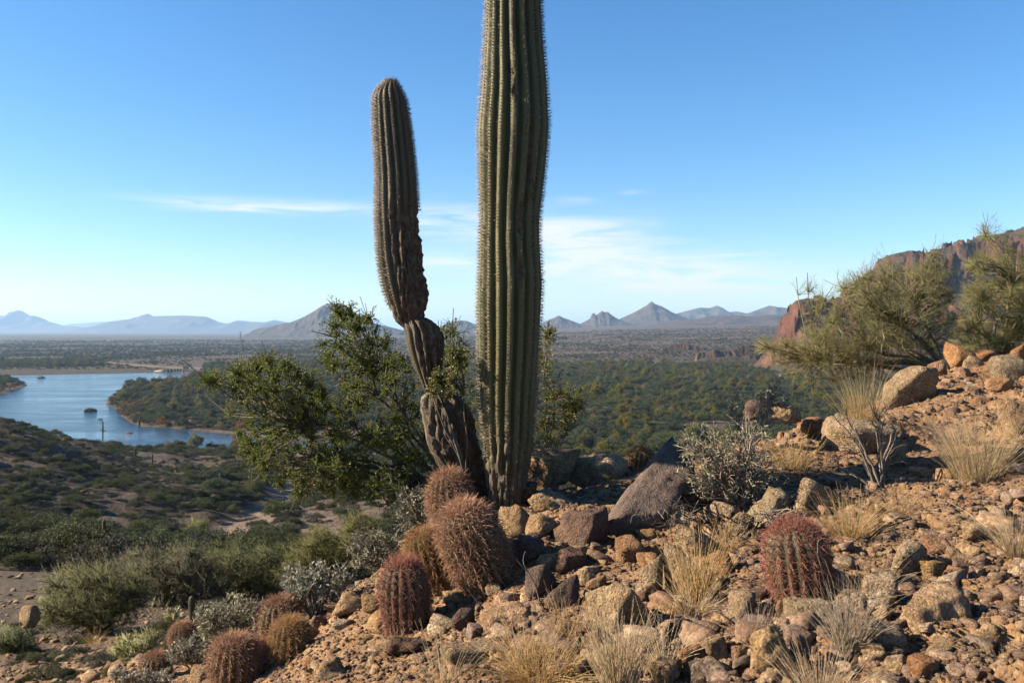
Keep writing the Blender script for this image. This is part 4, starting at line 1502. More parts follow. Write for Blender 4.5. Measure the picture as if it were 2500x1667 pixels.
scatter('stone_rubble', np.stack([X, d, z + sz * 0.04], 1), sz, rng.choice(4, len(X), p=[0.12, 0.16, 0.14, 0.58]), [stones_by[k] for k in (4, 2, 1, 0)], 'fist-sized tan stones strewn between the rocks', rng.uniform(0.6, 1.1, len(X)))
n = 64000
d = np.exp(rng.uniform(math.log(2.6), math.log(11.5), n))
px = rng.uniform(450, 2640, n)
X = (px - HX) / FPX * d
z = height(X, d)
sz = np.clip(rng.lognormal(math.log(0.0135), 0.5, n), 0.005, 0.055)
scatter('gravel', np.stack([X, d, z + sz * 0.15], 1), sz, rng.choice(4, n, p=[0.6, 0.2, 0.14, 0.06]), srcs, 'tan granite gravel strewn over the whole hillside', rng.uniform(0.6, 1.1, n))
n = 7000
d = np.exp(rng.uniform(math.log(9), math.log(40), n))
px = rng.uniform(-60, 760, n)
X = (px - HX) / FPX * d
z = height(X, d)
sz = np.clip(rng.lognormal(math.log(0.03), 0.7, n), 0.012, 0.30)
scatter('rubble', np.stack([X, d, z + sz * 0.1], 1), sz, rng.choice(4, n, p=[0.25, 0.05, 0.2, 0.5]), srcs, 'dark rubble on the lower slope at the left', rng.uniform(0.6, 1.1, n))


# ------------------------------------------------------------------ saguaros
def saguaro_mat(name, c_val, c_mid, c_rib, cork_k=1.0):
    m, nt, b = new_mat(name, 0.62, 0.3)
    v = obj_coord(nt)
    rib = N(nt, 'ShaderNodeAttribute', attribute_name='rib').outputs['Fac']
    scar = N(nt, 'ShaderNodeAttribute', attribute_name='scar').outputs['Fac']
    n = noise_node(nt, v, 3.0, 6, 0.6)
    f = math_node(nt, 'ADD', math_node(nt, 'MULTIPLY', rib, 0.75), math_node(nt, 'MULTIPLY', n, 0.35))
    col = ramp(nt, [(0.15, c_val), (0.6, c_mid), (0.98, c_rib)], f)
    spots = N(nt, 'ShaderNodeMapRange', inp={'From Min': 0.62, 'From Max': 0.7, 'To Max': 0.6})
    nt.links.new(noise_node(nt, v, 16, 5, 0.7), spots.inputs[0])
    col = mixrgb(nt, spots.outputs[0], col, (0.046, 0.034, 0.022))
    cork = ramp(nt, [(0.3, (0.022 * cork_k, 0.015 * cork_k, 0.011 * cork_k)), (0.55, (0.095 * cork_k, 0.070 * cork_k, 0.050 * cork_k)), (0.75, (0.185 * cork_k, 0.145 * cork_k, 0.108 * cork_k))], noise_node(nt, v, 22, 7, 0.7, 0.5))
    col = mixrgb(nt, scar, col, cork)
    nt.links.new(col, b.inputs['Base Color'])
    r_ = math_node(nt, 'ADD', math_node(nt, 'MULTIPLY', scar, 0.3), 0.6)
    nt.links.new(r_, b.inputs['Roughness'])
    bs = math_node(nt, 'ADD', math_node(nt, 'MULTIPLY', scar, 0.9), 0.12)
    bn = N(nt, 'ShaderNodeBump', inp={'Distance': 0.012})
    nt.links.new(bs, bn.inputs['Strength'])
    nt.links.new(noise_node(nt, v, 40, 7, 0.7), bn.inputs['Height'])
    nt.links.new(bn.outputs[0], b.inputs['Normal'])
    return m


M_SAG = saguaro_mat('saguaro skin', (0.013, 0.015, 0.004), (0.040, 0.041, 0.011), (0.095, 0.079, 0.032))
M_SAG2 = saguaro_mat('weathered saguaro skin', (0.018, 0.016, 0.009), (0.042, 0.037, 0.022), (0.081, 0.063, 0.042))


def spine_mat(name, c1, c2, rough=0.6, trans=0.15):
    m, nt, b = new_mat(name, rough, 0.3)
    r = island_random(nt)
    col = jitter(nt, mixrgb(nt, r, c1, c2), math_node(nt, 'FRACT', math_node(nt, 'MULTIPLY', r, 9.7)), 0.35, 0.012, 0.2)
    nt.links.new(col, b.inputs['Base Color'])
    t = N(nt, 'ShaderNodeBsdfTranslucent')
    nt.links.new(col, t.inputs[0])
    mx = N(nt, 'ShaderNodeMixShader', inp={0: trans})
    nt.links.new(b.outputs[0], mx.inputs[1])
    nt.links.new(t.outputs[0], mx.inputs[2])
    nt.links.new(mx.outputs[0], nt.nodes['Material Output'].inputs[0])
    return m


SP_GREY = spine_mat('grey saguaro spines', (0.071, 0.057, 0.043), (0.228, 0.195, 0.152))
SP_BRN = spine_mat('brown saguaro spines', (0.073, 0.052, 0.037), (0.208, 0.164, 0.121))


def column(prof, ribs, depth, dz=0.022, cap_top=True, cap_bot=False, scar=None, seed=0, phase=0.0, sub=7, wander=0.03, cap=1.15):
    """fluted stem through a list of (z, x, y, radius); returns verts, faces, attrs and areole points + normals"""
    prof = sorted(prof)
    pz = np.array([p[0] for p in prof])
    z0, z1 = pz[0], pz[-1]
    nz = max(int((z1 - z0) / dz), 8)
    z = np.linspace(z0, z1, nz)

    def sm(vals):
        v = np.interp(z, pz, vals)
        k = max(int(0.10 / dz), 1)
        ker = np.hanning(2 * k + 1)
        ker /= ker.sum()
        return np.convolve(np.pad(v, k, mode='edge'), ker, 'valid')
    cx, cy, r = (sm([p[i] for p in prof]) for i in (1, 2, 3))
    if cap_top:
        tt = np.clip((z1 - z) / (r.max() * cap), 0, 1)
        r = r * np.sqrt(np.clip(1 - (1 - tt) ** 2, 0.0015, 1))
    if cap_bot:
        tt = np.clip((z - z0) / (r.max() * 0.3), 0, 1)
        r = r * np.sqrt(np.clip(1 - (1 - tt) ** 2, 0.45, 1))
    na = ribs * sub
    th = np.arange(na) / na * 2 * np.pi
    TH, ZZ_ = np.meshgrid(th, z)
    ph = phase + wander * np.sin(ZZ_ * 1.3 + seed) + 0.03 * np.sin(ZZ_ * 4.1 + seed * 2)
    pp = np.stack([np.cos(TH), np.sin(TH), ZZ_ * 0.8], -1).reshape(-1, 3)
    irr = 0.13 * vnoise(pp * 1.4, seed).reshape(TH.shape)
    m = np.abs(np.cos(ribs * (TH + ph) / 2 + irr))
    m = m ** 0.85
    rr = r[:, None] * (1 - depth + depth * m) * (1 + 0.012 * fbm(pp * 3, 3, seed + 2).reshape(TH.shape))
    sc_ = np.zeros_like(TH)
    if scar is not None:
        sc_ = np.clip(scar(TH, ZZ_, pp), 0, 1)
        lump = fbm(pp * np.array([9, 9, 22]), 4, seed + 4, 0.65).reshape(TH.shape)
        hole = fbm(pp * np.array([4, 4, 9]), 3, seed + 8, 0.6, True).reshape(TH.shape)
        rr = rr * (1 + sc_ * (0.22 * lump - 0.30 * np.clip(hole - 0.1, 0, 1) + 0.02))
    V = np.stack([cx[:, None] + rr * np.cos(TH), cy[:, None] + rr * np.sin(TH), ZZ_], -1)
    F = [grid_faces(nz, na, True)]
    # areoles along the crests
    ar, an, au = [], [], []
    st = max(1, int(round(0.021 / ((z1 - z0) / (nz - 1)))))
    for k in range(ribs):
        for j in range(1, nz - 1, st):
            t0 = (2 * np.pi * k / ribs - ph[j, 0]) % (2 * np.pi)
            i0 = int(t0 / (2 * np.pi) * na) % na
            w = [(i0 + q) % na for q in (-3, -2, -1, 0, 1, 2, 3)]
            i = w[int(np.argmax(rr[j, w] * (1 - 0 * sc_[j, w])))]
            if sc_[j, i] > 0.45:
                continue
            tn = V[j + 1, i] - V[j - 1, i]
            rad = np.array([math.cos(th[i]), math.sin(th[i]), 0])
            tn = tn / (np.linalg.norm(tn) + 1e-9)
            nn = rad - tn * rad.dot(tn)
            ar.append(V[j, i])
            an.append(nn / (np.linalg.norm(nn) + 1e-9))
            au.append(tn)
    return V.reshape(-1, 3), F, {'rib': m.ravel(), 'scar': sc_.ravel()}, np.array(ar), np.array(an), np.array(au)


def spines_straight(ar, an, au, per, lmin, lmax, rad, seed, spread=1.1):
    r = np.random.default_rng(seed)
    B = np.repeat(ar, per, 0)
    Nn, U = np.repeat(an, per, 0), np.repeat(au, per, 0)
    Sd = np.cross(Nn, U)
    a = r.uniform(0, 2 * np.pi, len(B))
    q = r.uniform(0.15, spread, len(B))
    D = unit(Nn + (np.cos(a) * q)[:, None] * U + (np.sin(a) * q)[:, None] * Sd)
    L = r.uniform(lmin, lmax, len(B))
    return cones(B - D * 0.002, D, L, np.full(len(B), rad) * r.uniform(0.7, 1.3, len(B)))


def px_profile(rows, d, lean=0.0):
    """(row, left column, right column) -> (z, x, y, radius)"""
    out = []
    for py, l, r in rows:
        z = (HY - py) / FPX * d
        out.append((z, ((l + r) / 2 - HX) / FPX * d, d + lean * z, (r - l) / 2 / FPX * d))
    return out


D1 = 6.3
rows1 = [(1262, 1196, 1272), (1222, 1193, 1277), (1169, 1186, 1291), (1063, 1178, 1304), (957, 1171, 1309), (850, 1168, 1315), (744, 1166, 1320), (691, 1168, 1323), (595, 1171, 1317), (531, 1174, 1317),
         (425, 1170, 1330), (319, 1167, 1340), (213, 1177, 1335), (100, 1183, 1326), (0, 1187, 1321), (-150, 1190, 1316), (-350, 1196, 1310), (-560, 1200, 1304)]
base1 = np.array([(1235 - HX) / FPX * D1, D1, (HY - 1225) / FPX * D1])
pr = [(z - base1[2], x - base1[0], y - base1[1], r) for z, x, y, r in px_profile(rows1, D1)]


def scar_main(TH, Z, pp):
    low = smooth01((0.75 - Z + 0.3 * fbm(pp * 3, 3, 5).reshape(TH.shape)) / 0.6) * 0.8
    patch = smooth01((fbm(pp * np.array([2.5, 2.5, 3]), 4, 9).reshape(TH.shape) - 0.30) / 0.12) * smooth01((np.cos(TH + 0.5) - 0.1) / 0.4) * 0.8
    return np.maximum(low, patch)


t = thing('saguaro_cactus', 'tall straight green saguaro with pale spiny ribs rising out of the picture', 'cactus', base1)
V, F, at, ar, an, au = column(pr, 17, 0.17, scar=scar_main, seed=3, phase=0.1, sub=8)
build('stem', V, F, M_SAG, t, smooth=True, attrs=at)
V, F = spines_straight(ar, an, au, 10, 0.016, 0.046, 0.0018, 5)
stuff(build('spines', V, F, SP_GREY, t))

D2 = 6.55
base2 = np.array([(1150 - HX) / FPX * D2, D2, (HY - 1240) / FPX * D2])


def seg(rows):
    return [(z - base2[2], x - base2[0], y - base2[1], r) for z, x, y, r in px_profile(rows, D2)]


t = thing('saguaro_cactus', 'scarred leaning saguaro pinched into three segments with brown ragged side', 'cactus', base2)
rows_u = [(192, 935, 978), (215, 914, 984), (234, 910, 990), (319, 912, 1004), (425, 918, 1016), (531, 917, 1021), (600, 920, 1027), (638, 923, 1031), (691, 932, 1041), (744, 949, 1042), (775, 962, 1035), (800, 975, 1028)]


def scar_up(TH, Z, pp):
    zt = (HY - 470) / FPX * D2 - base2[2]
    zb = (HY - 790) / FPX * D2 - base2[2]
    f = smooth01((zt - Z) / 0.25)
    low = smooth01((Z - zb) / -0.2 + 1.0)
    sidef = smooth01((np.cos(TH + 0.75) - 0.35 + 0.5 * fbm(pp * 2.2, 3, 12).reshape(TH.shape)) / 0.3)
    bot = smooth01((zb + 0.16 - Z + 0.05 * fbm(pp * 4, 2, 3).reshape(TH.shape)) / 0.1)
    return np.maximum(f * sidef, bot)


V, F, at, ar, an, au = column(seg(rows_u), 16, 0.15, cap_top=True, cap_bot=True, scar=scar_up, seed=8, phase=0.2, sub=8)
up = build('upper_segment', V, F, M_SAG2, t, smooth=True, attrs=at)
V, F = spines_straight(ar, an, au, 13, 0.016, 0.042, 0.0018, 6)
stuff(build('spines', V, F, SP_BRN, up))
rows_m = [(768, 972, 1036), (790, 980, 1070), (800, 986, 1078), (813, 988, 1084), (850, 994, 1086), (904, 1014, 1080), (935, 1030, 1068), (960, 1036, 1070)]


def scar_mid(TH, Z, pp):
    sidef = smooth01((np.cos(TH + 0.35) + 0.15 + 0.4 * fbm(pp * 2.5, 3, 22).reshape(TH.shape)) / 0.3)
    zt = (HY - 800) / FPX * D2 - base2[2]
    zb = (HY - 925) / FPX * D2 - base2[2]
    return np.maximum(np.maximum(sidef, smooth01((Z - zt) / 0.04)), smooth01((zb - Z) / 0.05))


V, F, at, ar, an, au = column(seg(rows_m), 12, 0.22, cap_top=True, cap_bot=True, scar=scar_mid, seed=18, phase=0.4, sub=9, cap=0.45)
mid = build('middle_segment', V, F, M_SAG2, t, smooth=True, attrs=at)
V, F = spines_straight(ar, an, au, 5, 0.008, 0.02, 0.0012, 7)
stuff(build('spines', V, F, SP_GREY, mid))
rows_l = [(946, 1040, 1080), (958, 1030, 1108), (972, 1025, 1128), (990, 1025, 1142), (1020, 1030, 1154), (1060, 1038, 1163), (1085, 1043, 1168), (1110, 1056, 1174), (1150, 1078, 1184), (1200, 1100, 1192), (1245, 1112, 1198), (1275, 1118, 1198)]


def scar_low(TH, Z, pp):
    keep = smooth01((np.cos(TH - math.pi + 0.35) - 0.55 + 0.2 * fbm(pp * 3, 3, 32).reshape(TH.shape)) / 0.2)
    return 1 - 0.75 * keep * (Z > 0.35)


V, F, at, ar, an, au = column(seg(rows_l), 12, 0.13, cap_top=True, scar=scar_low, seed=28, phase=0.3, sub=10, cap=0.5)
M_SAG3 = saguaro_mat('dark saguaro bark', (0.026, 0.021, 0.012), (0.073, 0.057, 0.038), (0.146, 0.112, 0.079), 0.8)
low = build('lower_trunk', V, F, M_SAG3, t, smooth=True, attrs=at)
low['label'] = 'dark barky lower trunk with pale left edge'

# ------------------------------------------------------------------ barrel cacti
M_BARREL = saguaro_mat('barrel cactus skin', (0.011, 0.015, 0.006), (0.032, 0.037, 0.015), (0.068, 0.062, 0.028))
SP_PINK = spine_mat('pinkish barrel spines', (0.16, 0.062, 0.036), (0.43, 0.255, 0.155))
SP_RED = spine_mat('red barrel spines', (0.15, 0.040, 0.028), (0.36, 0.165, 0.115))
SP_GOLD = spine_mat('golden barrel spines', (0.267, 0.119, 0.041), (0.416, 0.267, 0.119))


def barrel_meshes(seed, hr, ribs):
    """unit-radius barrel of height hr: body and its curved spines"""
    r_ = np.random.default_rng(seed)
    nz, sub = 44, 7
    na = ribs * sub
    u = np.linspace(0, 1, nz)
    ang = u * math.pi * 0.5
    # profile: slightly narrowed foot, full sides, domed and dimpled top
    zz = np.concatenate([np.linspace(0, 0.58, nz // 2), 0.58 + 0.42 * np.sin(np.linspace(0.02, math.pi / 2, nz - nz // 2))]) * hr
    pr_ = np.concatenate([0.80 + 0.20 * np.sin(np.linspace(0, math.pi / 2, nz // 2)), np.cos(np.linspace(0.02, math.pi / 2, nz - nz // 2)) ** 0.72])
    pr_ = np.maximum(pr_, 0.03)
    th = np.arange(na) / na * 2 * np.pi
    TH, J = np.meshgrid(th, np.arange(nz))
    tw = 0.25 * np.sin(zz * 1.5 + seed)[:, None] * 0.4
    m = np.abs(np.cos(ribs * (TH + tw) / 2)) ** 0.8
    R = pr_[:, None] * (0.84 + 0.16 * m)
    V = np.stack([R * np.cos(TH), R * np.sin(TH), np.broadcast_to(zz[:, None], R.shape)], -1)
    body = mesh_data('body', V.reshape(-1, 3), [grid_faces(nz, na, True)], True, {'rib': m.ravel(), 'scar': np.clip(smooth01((0.10 * hr - np.repeat(zz, na)) / 0.25), 0, 1)})
    ar, an, au, top = [], [], [], []
    for k in range(ribs):
        s = 0.0
        last = None
        for j in range(2, nz - 1):
            t0 = (2 * np.pi * k / ribs - float(tw[j, 0])) % (2 * np.pi)
            c = np.array([math.cos(t0), math.sin(t0)])
            p = np.array([c[0] * pr_[j], c[1] * pr_[j], zz[j]])
            if last is not None:
                s += np.linalg.norm(p - last)
            if last is None or s > 0.125:
                s = 0.0
                dz, dr = zz[j + 1] - zz[j - 1], pr_[j + 1] - pr_[j - 1]
                l = math.hypot(dz, dr)
                an.append((c[0] * dz / l, c[1] * dz / l, -dr / l))
                au.append((c[0] * dr / l, c[1] * dr / l, dz / l))
                ar.append(p)
                top.append(zz[j] / hr)
            last = p
    ar, an, au, top = (np.array(q) for q in (ar, an, au, top))
    sd = np.cross(an, au)
    Q, Rr = [], []
    K = 3
    uu = np.linspace(0, 1, K)
    for q in range(16):
        n_ = len(ar)
        if q < 12:
            a = q / 12 * 2 * np.pi + r_.uniform(-.25, .25, n_)
            D = unit(an * r_.uniform(0.25, 0.7, (n_, 1)) + np.cos(a)[:, None] * au + np.sin(a)[:, None] * sd)
            L = r_.uniform(0.19, 0.36, n_)
            bend = an * r_.uniform(-0.10, 0.02, (n_, 1)) + r_.normal(size=(n_, 3)) * 0.03
            rad = 0.0066
        else:
            a = (q - 12) / 4 * 2 * np.pi + 0.6
            D = unit(an * 1.0 + 0.45 * (math.cos(a) * au + math.sin(a) * sd) + au * 0.35 + r_.normal(size=(n_, 3)) * 0.18)
            L = r_.uniform(0.24, 0.42, n_)
            bend = (-au * 0.12 + r_.normal(size=(n_, 3)) * 0.05) - D * 0.05
            rad = 0.0092
        p = ar[:, None] + D[:, None] * (L[:, None] * uu[None])[:, :, None] + bend[:, None] * (uu[None, :, None] ** 2.5)
        Q.append(p)
        Rr.append(np.linspace(rad, rad * 0.35, K)[None] * r_.uniform(0.8, 1.2, (n_, 1)))
    V, F = tubes(np.concatenate(Q), np.concatenate(Rr), 3)
    return body, mesh_data('spines', V, F)


BV = [barrel_meshes(1, 2.35, 19), barrel_meshes(2, 2.0, 17), barrel_meshes(3, 2.75, 20)]
# column, row of the centre, width (photo px), variant, spines, tilt (about y, x), label
BARRELS = [
    (1106, 1246, 112, 0, SP_PINK, (-10, 0), 'pinkish barrel cactus at the foot of the saguaros, highest of its cluster', None, 165),
    (1166, 1336, 150, 2, SP_PINK, (-24, 8), 'largest barrel cactus leaning left with golden-pink crown', None, 225),
    (1052, 1366, 112, 0, SP_GOLD, (-22, 0), 'golden-spined barrel cactus tucked behind the largest one', 5.5, 140),
    (990, 1468, 118, 1, SP_RED, (-5, 0), 'dark red barrel cactus at the left of the saguaro cluster', None, 175),
    (688, 1530, 100, 1, SP_PINK, (-4, 0), 'reddish-brown barrel cactus, upper one of the lower left trio', 5.95, 120),
    (712, 1592, 104, 0, SP_GOLD, (-6, 0), 'orange-crowned barrel cactus, right one of the lower left trio', 5.4, 140),
    (576, 1634, 122, 0, SP_PINK, (-5, 0), 'broad reddish barrel cactus, lowest of the lower left trio', 5.3, 140),
    (636, 1596, 56, 1, SP_RED, (-18, 0), 'small barrel cactus head squeezed inside the lower left trio', 5.6, 60),
    (449, 1565, 64, 0, SP_PINK, (-12, 0), 'blurred pinkish barrel cactus beside the small cholla', 8.6, 80),
    (380, 1640, 74, 1, SP_PINK, (0, 0), 'barrel cactus half hidden by grey leaves at the bottom left', 8.0, 80),
    (1952, 1384, 150, 1, SP_RED, (-10, -4), 'lone pinkish-red barrel cactus on the right slope', None, 188),
    (1566, 1122, 62, 1, SP_GOLD, (0, 0), 'orange barrel cactus peeping over the crest beside the slab', 7.5, 52),
]
for i, (a, b_, w, var, sp, tl, lab, dd, hpx) in enumerate(BARRELS):
    d_ = dd or hit(a, min(b_ + hpx * 0.40, 1740)) + 0.02
    R = w / FPX * d_ / 2 * 1.0
    hr = (2.35, 2.0, 2.75)[var]
    zs = hpx / FPX * d_ / (R * hr) * 1.06
    c = P(a, b_ + hpx * 0.5, d_)
    ax = math.radians(tl[0])
    t = thing('barrel_cactus', lab, 'cactus', (c[0] - math.sin(ax) * hpx / FPX * d_ * 0.5, c[1], c[2]), 'barrel cacti on the slope')
    t.rotation_euler = (math.radians(tl[1]), ax, i * 1.3)
    t.rotation_mode = 'ZYX' if False else 'XYZ'
    t.rotation_euler = (Matrix.Rotation(ax, 3, 'Y') @ Matrix.Rotation(math.radians(tl[1]), 3, 'X') @ Matrix.Rotation(i * 1.3, 3, 'Z')).to_euler()
    t.scale = (R, R, R * zs)
    obj('body', BV[var][0], M_BARREL, t)
    so = obj('spines', BV[var][1], sp, t)
    so.material_slots[0].link = 'OBJECT'
    so.material_slots[0].material = sp
    stuff(so)

n = 700
d = np.exp(rng.uniform(math.log(9.5), math.log(48), n))
px = rng.uniform(-80, 800, n)
X = (px - HX) / FPX * d
cl = fbm(np.stack([X, d, 0 * X], 1) / 3.0, 3, 95)
kp = cl > -0.05
X, d = X[kp], d[kp]
scatter('low_scrub', np.stack([X, d, height(X, d) - 0.02], 1), np.clip(rng.lognormal(math.log(0.12), 0.45, len(X)), 0.05, 0.36), rng.choice(3, len(X), p=[0.3, 0.5, 0.2]), [crowns[0], crowns[1], crowns[2]], 'low grey and green scrub on the bottom left slope', rng.uniform(0.7, 1.1, len(X)))
# ------------------------------------------------------------------ shrubs and trees near the camera
def sample_ells(ells, n, d, dr, r, shrink=1.0, base=None):
    w = np.array([e[2] * e[3] * (e[4] if len(e) > 4 else 1.0) for e in ells], float)
    k = r.choice(len(ells), n, p=w / w.sum())
    rho = np.sqrt(r.uniform(0, 1, n))
    th = r.uniform(0, 2 * np.pi, n)
    E = np.array([e[:4] for e in ells], float)[k]
    px, py = E[:, 0] + E[:, 2] * rho * np.cos(th), E[:, 1] + E[:, 3] * rho * np.sin(th)
    rel = np.array([e[5] if len(e) > 5 else 0.0 for e in ells])[k]
    dd = d + rel + dr * r.uniform(-1, 1, n) * np.sqrt(np.clip(1 - rho ** 2, 0.05, 1))
    Q = np.stack([(px - HX) / FPX * dd, dd, (HY - py) / FPX * dd], 1)
    if shrink != 1.0:
        Q = base + (Q - base) * shrink * r.uniform(0.85, 1.1, (n, 1))
    return Q


def px_shrub(name, label, cat, base, ells, d, dr, counts, radii, mats, seed, leaf=None, wig=0.05, K=(9, 6, 4), rand=0.0, group=None, up=0.6, sides=(6, 4, 3), twiglet=None, att=(0.3, 0.95)):
    """plant rooted at base whose twig tips fill the given patches of the picture around distance d"""
    r = np.random.default_rng(seed)
    base = np.asarray(base, float)
    t = thing(name, label, cat, base, group)
    m1, m2, m3 = counts
    E1 = sample_ells(ells, m1, d, dr, r, 0.72, base)
    S0 = base + r.normal(size=(m1, 3)) * np.array([1, 1, 0.1]) * radii[0][0] * 2.0
    T0 = unit(unit(E1 - S0) * (1 - up) + np.array([0, 0, 1.0]) * up + r.normal(size=(m1, 3)) * 0.15)
    Q1 = bezier(S0, T0, E1, K[0], wig * 0.5, seed)
    E2 = sample_ells(ells, m2, d, dr, r, 0.97 if rand else 0.9, base)
    S1, T1 = attach_near(Q1, E2, 2) if rand else attach(Q1, E2, seed + 1, att[0], att[1])
    Q2 = bezier(S1, T1, E2, K[1], wig, seed + 1)
    E3 = sample_ells(ells, m3, d, dr, r)
    S2, T2 = attach_near(Q2, E3, 1) if rand else attach(Q2, E3, seed + 2, 0.25, 0.98)
    # keep twigs short: tips too far from their limb are drawn closer
    Lm = np.linalg.norm(E3 - S2, axis=1, keepdims=True)
    lim = radii[3]
    E3 = np.where(Lm > lim, S2 + (E3 - S2) * lim / Lm * r.uniform(0.7, 1.0, (m3, 1)), E3)
    if rand:
        L3 = np.clip(np.linalg.norm(E3 - S2, axis=1, keepdims=True), lim * 0.35, lim)
        D3 = unit(unit(E3 - S2) * (1 - rand) + r.normal(size=(m3, 3)) * rand + np.array([0, 0, 0.15]))
        T2 = unit(T2 * (1 - rand) + D3 * rand)
        E3 = S2 + D3 * L3 * r.uniform(0.6, 1.0, (m3, 1))
    Q3 = bezier(S2, T2, E3, K[2], wig * 1.2, seed + 2)
    parts = []
    for Q, rad, s in ((Q1, radii[0], sides[0]), (Q2, radii[1], sides[1])):
        parts.append(tubes(Q - base, taper(len(Q), Q.shape[1], rad[0], rad[1], seed), s))
    V, F = join(parts)
    build('branches', V, F, mats[0], t, smooth=True)
    V, F = tubes(Q3 - base, taper(m3, K[2], radii[2][0], radii[2][1], seed), sides[2])
    stuff(build('twigs', V, F, mats[1], t))
    if leaf:
        per, ln, wd_, lm, lo = leaf
        n = m3 * per
        k = np.repeat(np.arange(m3), per)
        u = r.uniform(lo, 1.0, n) * (K[2] - 1)
        i = np.minimum(u.astype(int), K[2] - 2)
        f = (u - i)[:, None]
        B = Q3[k, i] * (1 - f) + Q3[k, i + 1] * f
        T = unit(Q3[k, i + 1] - Q3[k, i])
        D = unit(T * 0.6 + r.normal(size=(n, 3)) * 0.75 + np.array([0, 0, 0.25]))
        V, F = leaf_quads(B - base, D, ln * r.uniform(0.6, 1.4, n), wd_ * r.uniform(0.6, 1.3, n), seed)
        stuff(build('leaves', V, F, lm, t))
    if twiglet:
        per, ln, rad, lm, upw = twiglet
        n = m3 * per
        k = np.repeat(np.arange(m3), per)
        u = r.uniform(0.1, 1.0, n) * (K[2] - 1)
        i = np.minimum(u.astype(int), K[2] - 2)
        f = (u - i)[:, None]
        B = Q3[k, i] * (1 - f) + Q3[k, i + 1] * f
        T = unit(Q3[k, i + 1] - Q3[k, i])
        D = unit(T * 0.75 + r.normal(size=(n, 3)) * 0.55 + np.array([0, 0, upw]))
        V, F = cones(B - base, D, ln * r.uniform(0.4, 1.3, n), np.full(n, rad))
        stuff(build('twiglets', V, F, lm, t))
    return t


M_CREO_BARK = simple_mat('creosote bark', [(0.3, (0.037, 0.030, 0.023)), (0.62, (0.099, 0.083, 0.068)), (0.75, (0.236, 0.211, 0.186))], 14, 0.85, island=0.3)
M_CREO = leaf_mat('creosote leaves', (0.066, 0.098, 0.012), (0.135, 0.155, 0.028), 0.42, 0.45, 0.25, 0.35, objvar=0.05, hue=0.015)
M_CREO_Y = leaf_mat('yellow creosote leaves', (0.086, 0.094, 0.013), (0.144, 0.126, 0.022), 0.35, 0.4, 0.5, 0.3, objvar=0.05)
M_BRIT = leaf_mat('brittlebush leaves', (0.127, 0.127, 0.087), (0.229, 0.217, 0.161), 0.18, 0.75, 0.2, 0.3, objvar=0.1)
M_BRIT_ST = simple_mat('brittlebush stems', [(0.3, (0.103, 0.079, 0.057)), (0.7, (0.258, 0.211, 0.163))], 20, 0.85, island=0.35)
M_DEAD = simple_mat('dead grey wood', [(0.3, (0.074, 0.061, 0.046)), (0.7, (0.180, 0.149, 0.118))], 25, 0.9, island=0.35)
M_PV_BARK = simple_mat('palo verde bark', [(0.3, (0.052, 0.046, 0.022)), (0.55, (0.118, 0.105, 0.046)), (0.75, (0.186, 0.167, 0.099))], 6, 0.7, island=0.25)
M_PV_TWIG = leaf_mat('palo verde twigs', (0.105, 0.100, 0.036), (0.200, 0.175, 0.075), 0.1, 0.6, 0.3, 0.3, objvar=0.08)
M_PV_LOW = leaf_mat('lower palo verde twigs', (0.056, 0.060, 0.016), (0.110, 0.105, 0.036), 0.25, 0.6, 0.3, 0.35, objvar=0.12)
M_PV_TWIG2 = leaf_mat('palo verde fine twigs', (0.100, 0.100, 0.030), (0.190, 0.170, 0.062), 0.3, 0.6, 0.3, 0.35, objvar=0.12)

CREO = [(850, 815, 70, 85), (802, 722, 12, 40, 1.2), (778, 722, 8, 30, 1.2), (845, 745, 16, 34), (885, 770, 22, 40), (595, 900, 85, 62), (528, 968, 48, 34), (700, 950, 130, 105), (855, 985, 140, 150), (960, 880, 55, 90), (715, 1110, 150, 85),
        (900, 1130, 130, 90), (630, 1085, 68, 44), (790, 1195, 125, 45), (930, 1200, 110, 45), (1010, 1080, 60, 110), (600, 1120, 40, 24), (650, 860, 50, 30, .6), (545, 890, 35, 30, .7), (1065, 775, 26, 36, .7, .5), (1110, 850, 46, 70, .8, .5), (1130, 960, 30, 80, .7, .4)]
px_shrub('creosote_bush', 'big dense green creosote bush behind the scarred saguaro', 'bush', P(1120, 1225, 6.95), CREO, 6.95, 0.6,
         (24, 560, 6800), ((0.020, 0.007), (0.0056, 0.0024), (0.0019, 0.0010), 0.17), (M_CREO_BARK, M_CREO_BARK), 41, leaf=(14, 0.0142, 0.0100, M_CREO, 0.1), wig=0.07, up=0.25, rand=0.6)
px_shrub('creosote_sprig', 'yellow-green leafy sprig growing in front of the scarred saguaro', 'bush', P(1135, 1160, 6.3), [(1085, 900, 42, 62), (1110, 860, 30, 40, .7), (1060, 925, 36, 26, .8), (1100, 960, 30, 30, .6)], 6.22, 0.14,
         (4, 22, 300), ((0.008, 0.004), (0.004, 0.002), (0.0018, 0.001), 0.14), (M_CREO_BARK, M_CREO_BARK), 42, leaf=(20, 0.015, 0.0105, M_CREO_Y, 0.2), up=0.3, rand=0.6)
px_shrub('creosote_bush', 'thin creosote bush with bright tips right of the tall saguaro', 'bush', P(1345, 1190, 7.5), [(1330, 850, 22, 75, .8), (1340, 775, 14, 26, .6), (1400, 985, 46, 34), (1360, 1020, 48, 62, .7), (1345, 940, 26, 40, .5), (1330, 1090, 40, 40, .25)], 7.4, 0.3,
         (8, 42, 430), ((0.010, 0.004), (0.004, 0.002), (0.0019, 0.001), 0.18), (M_CREO_BARK, M_CREO_BARK), 43, leaf=(17, 0.015, 0.0105, M_CREO_Y, 0.3), up=0.4, rand=0.5)

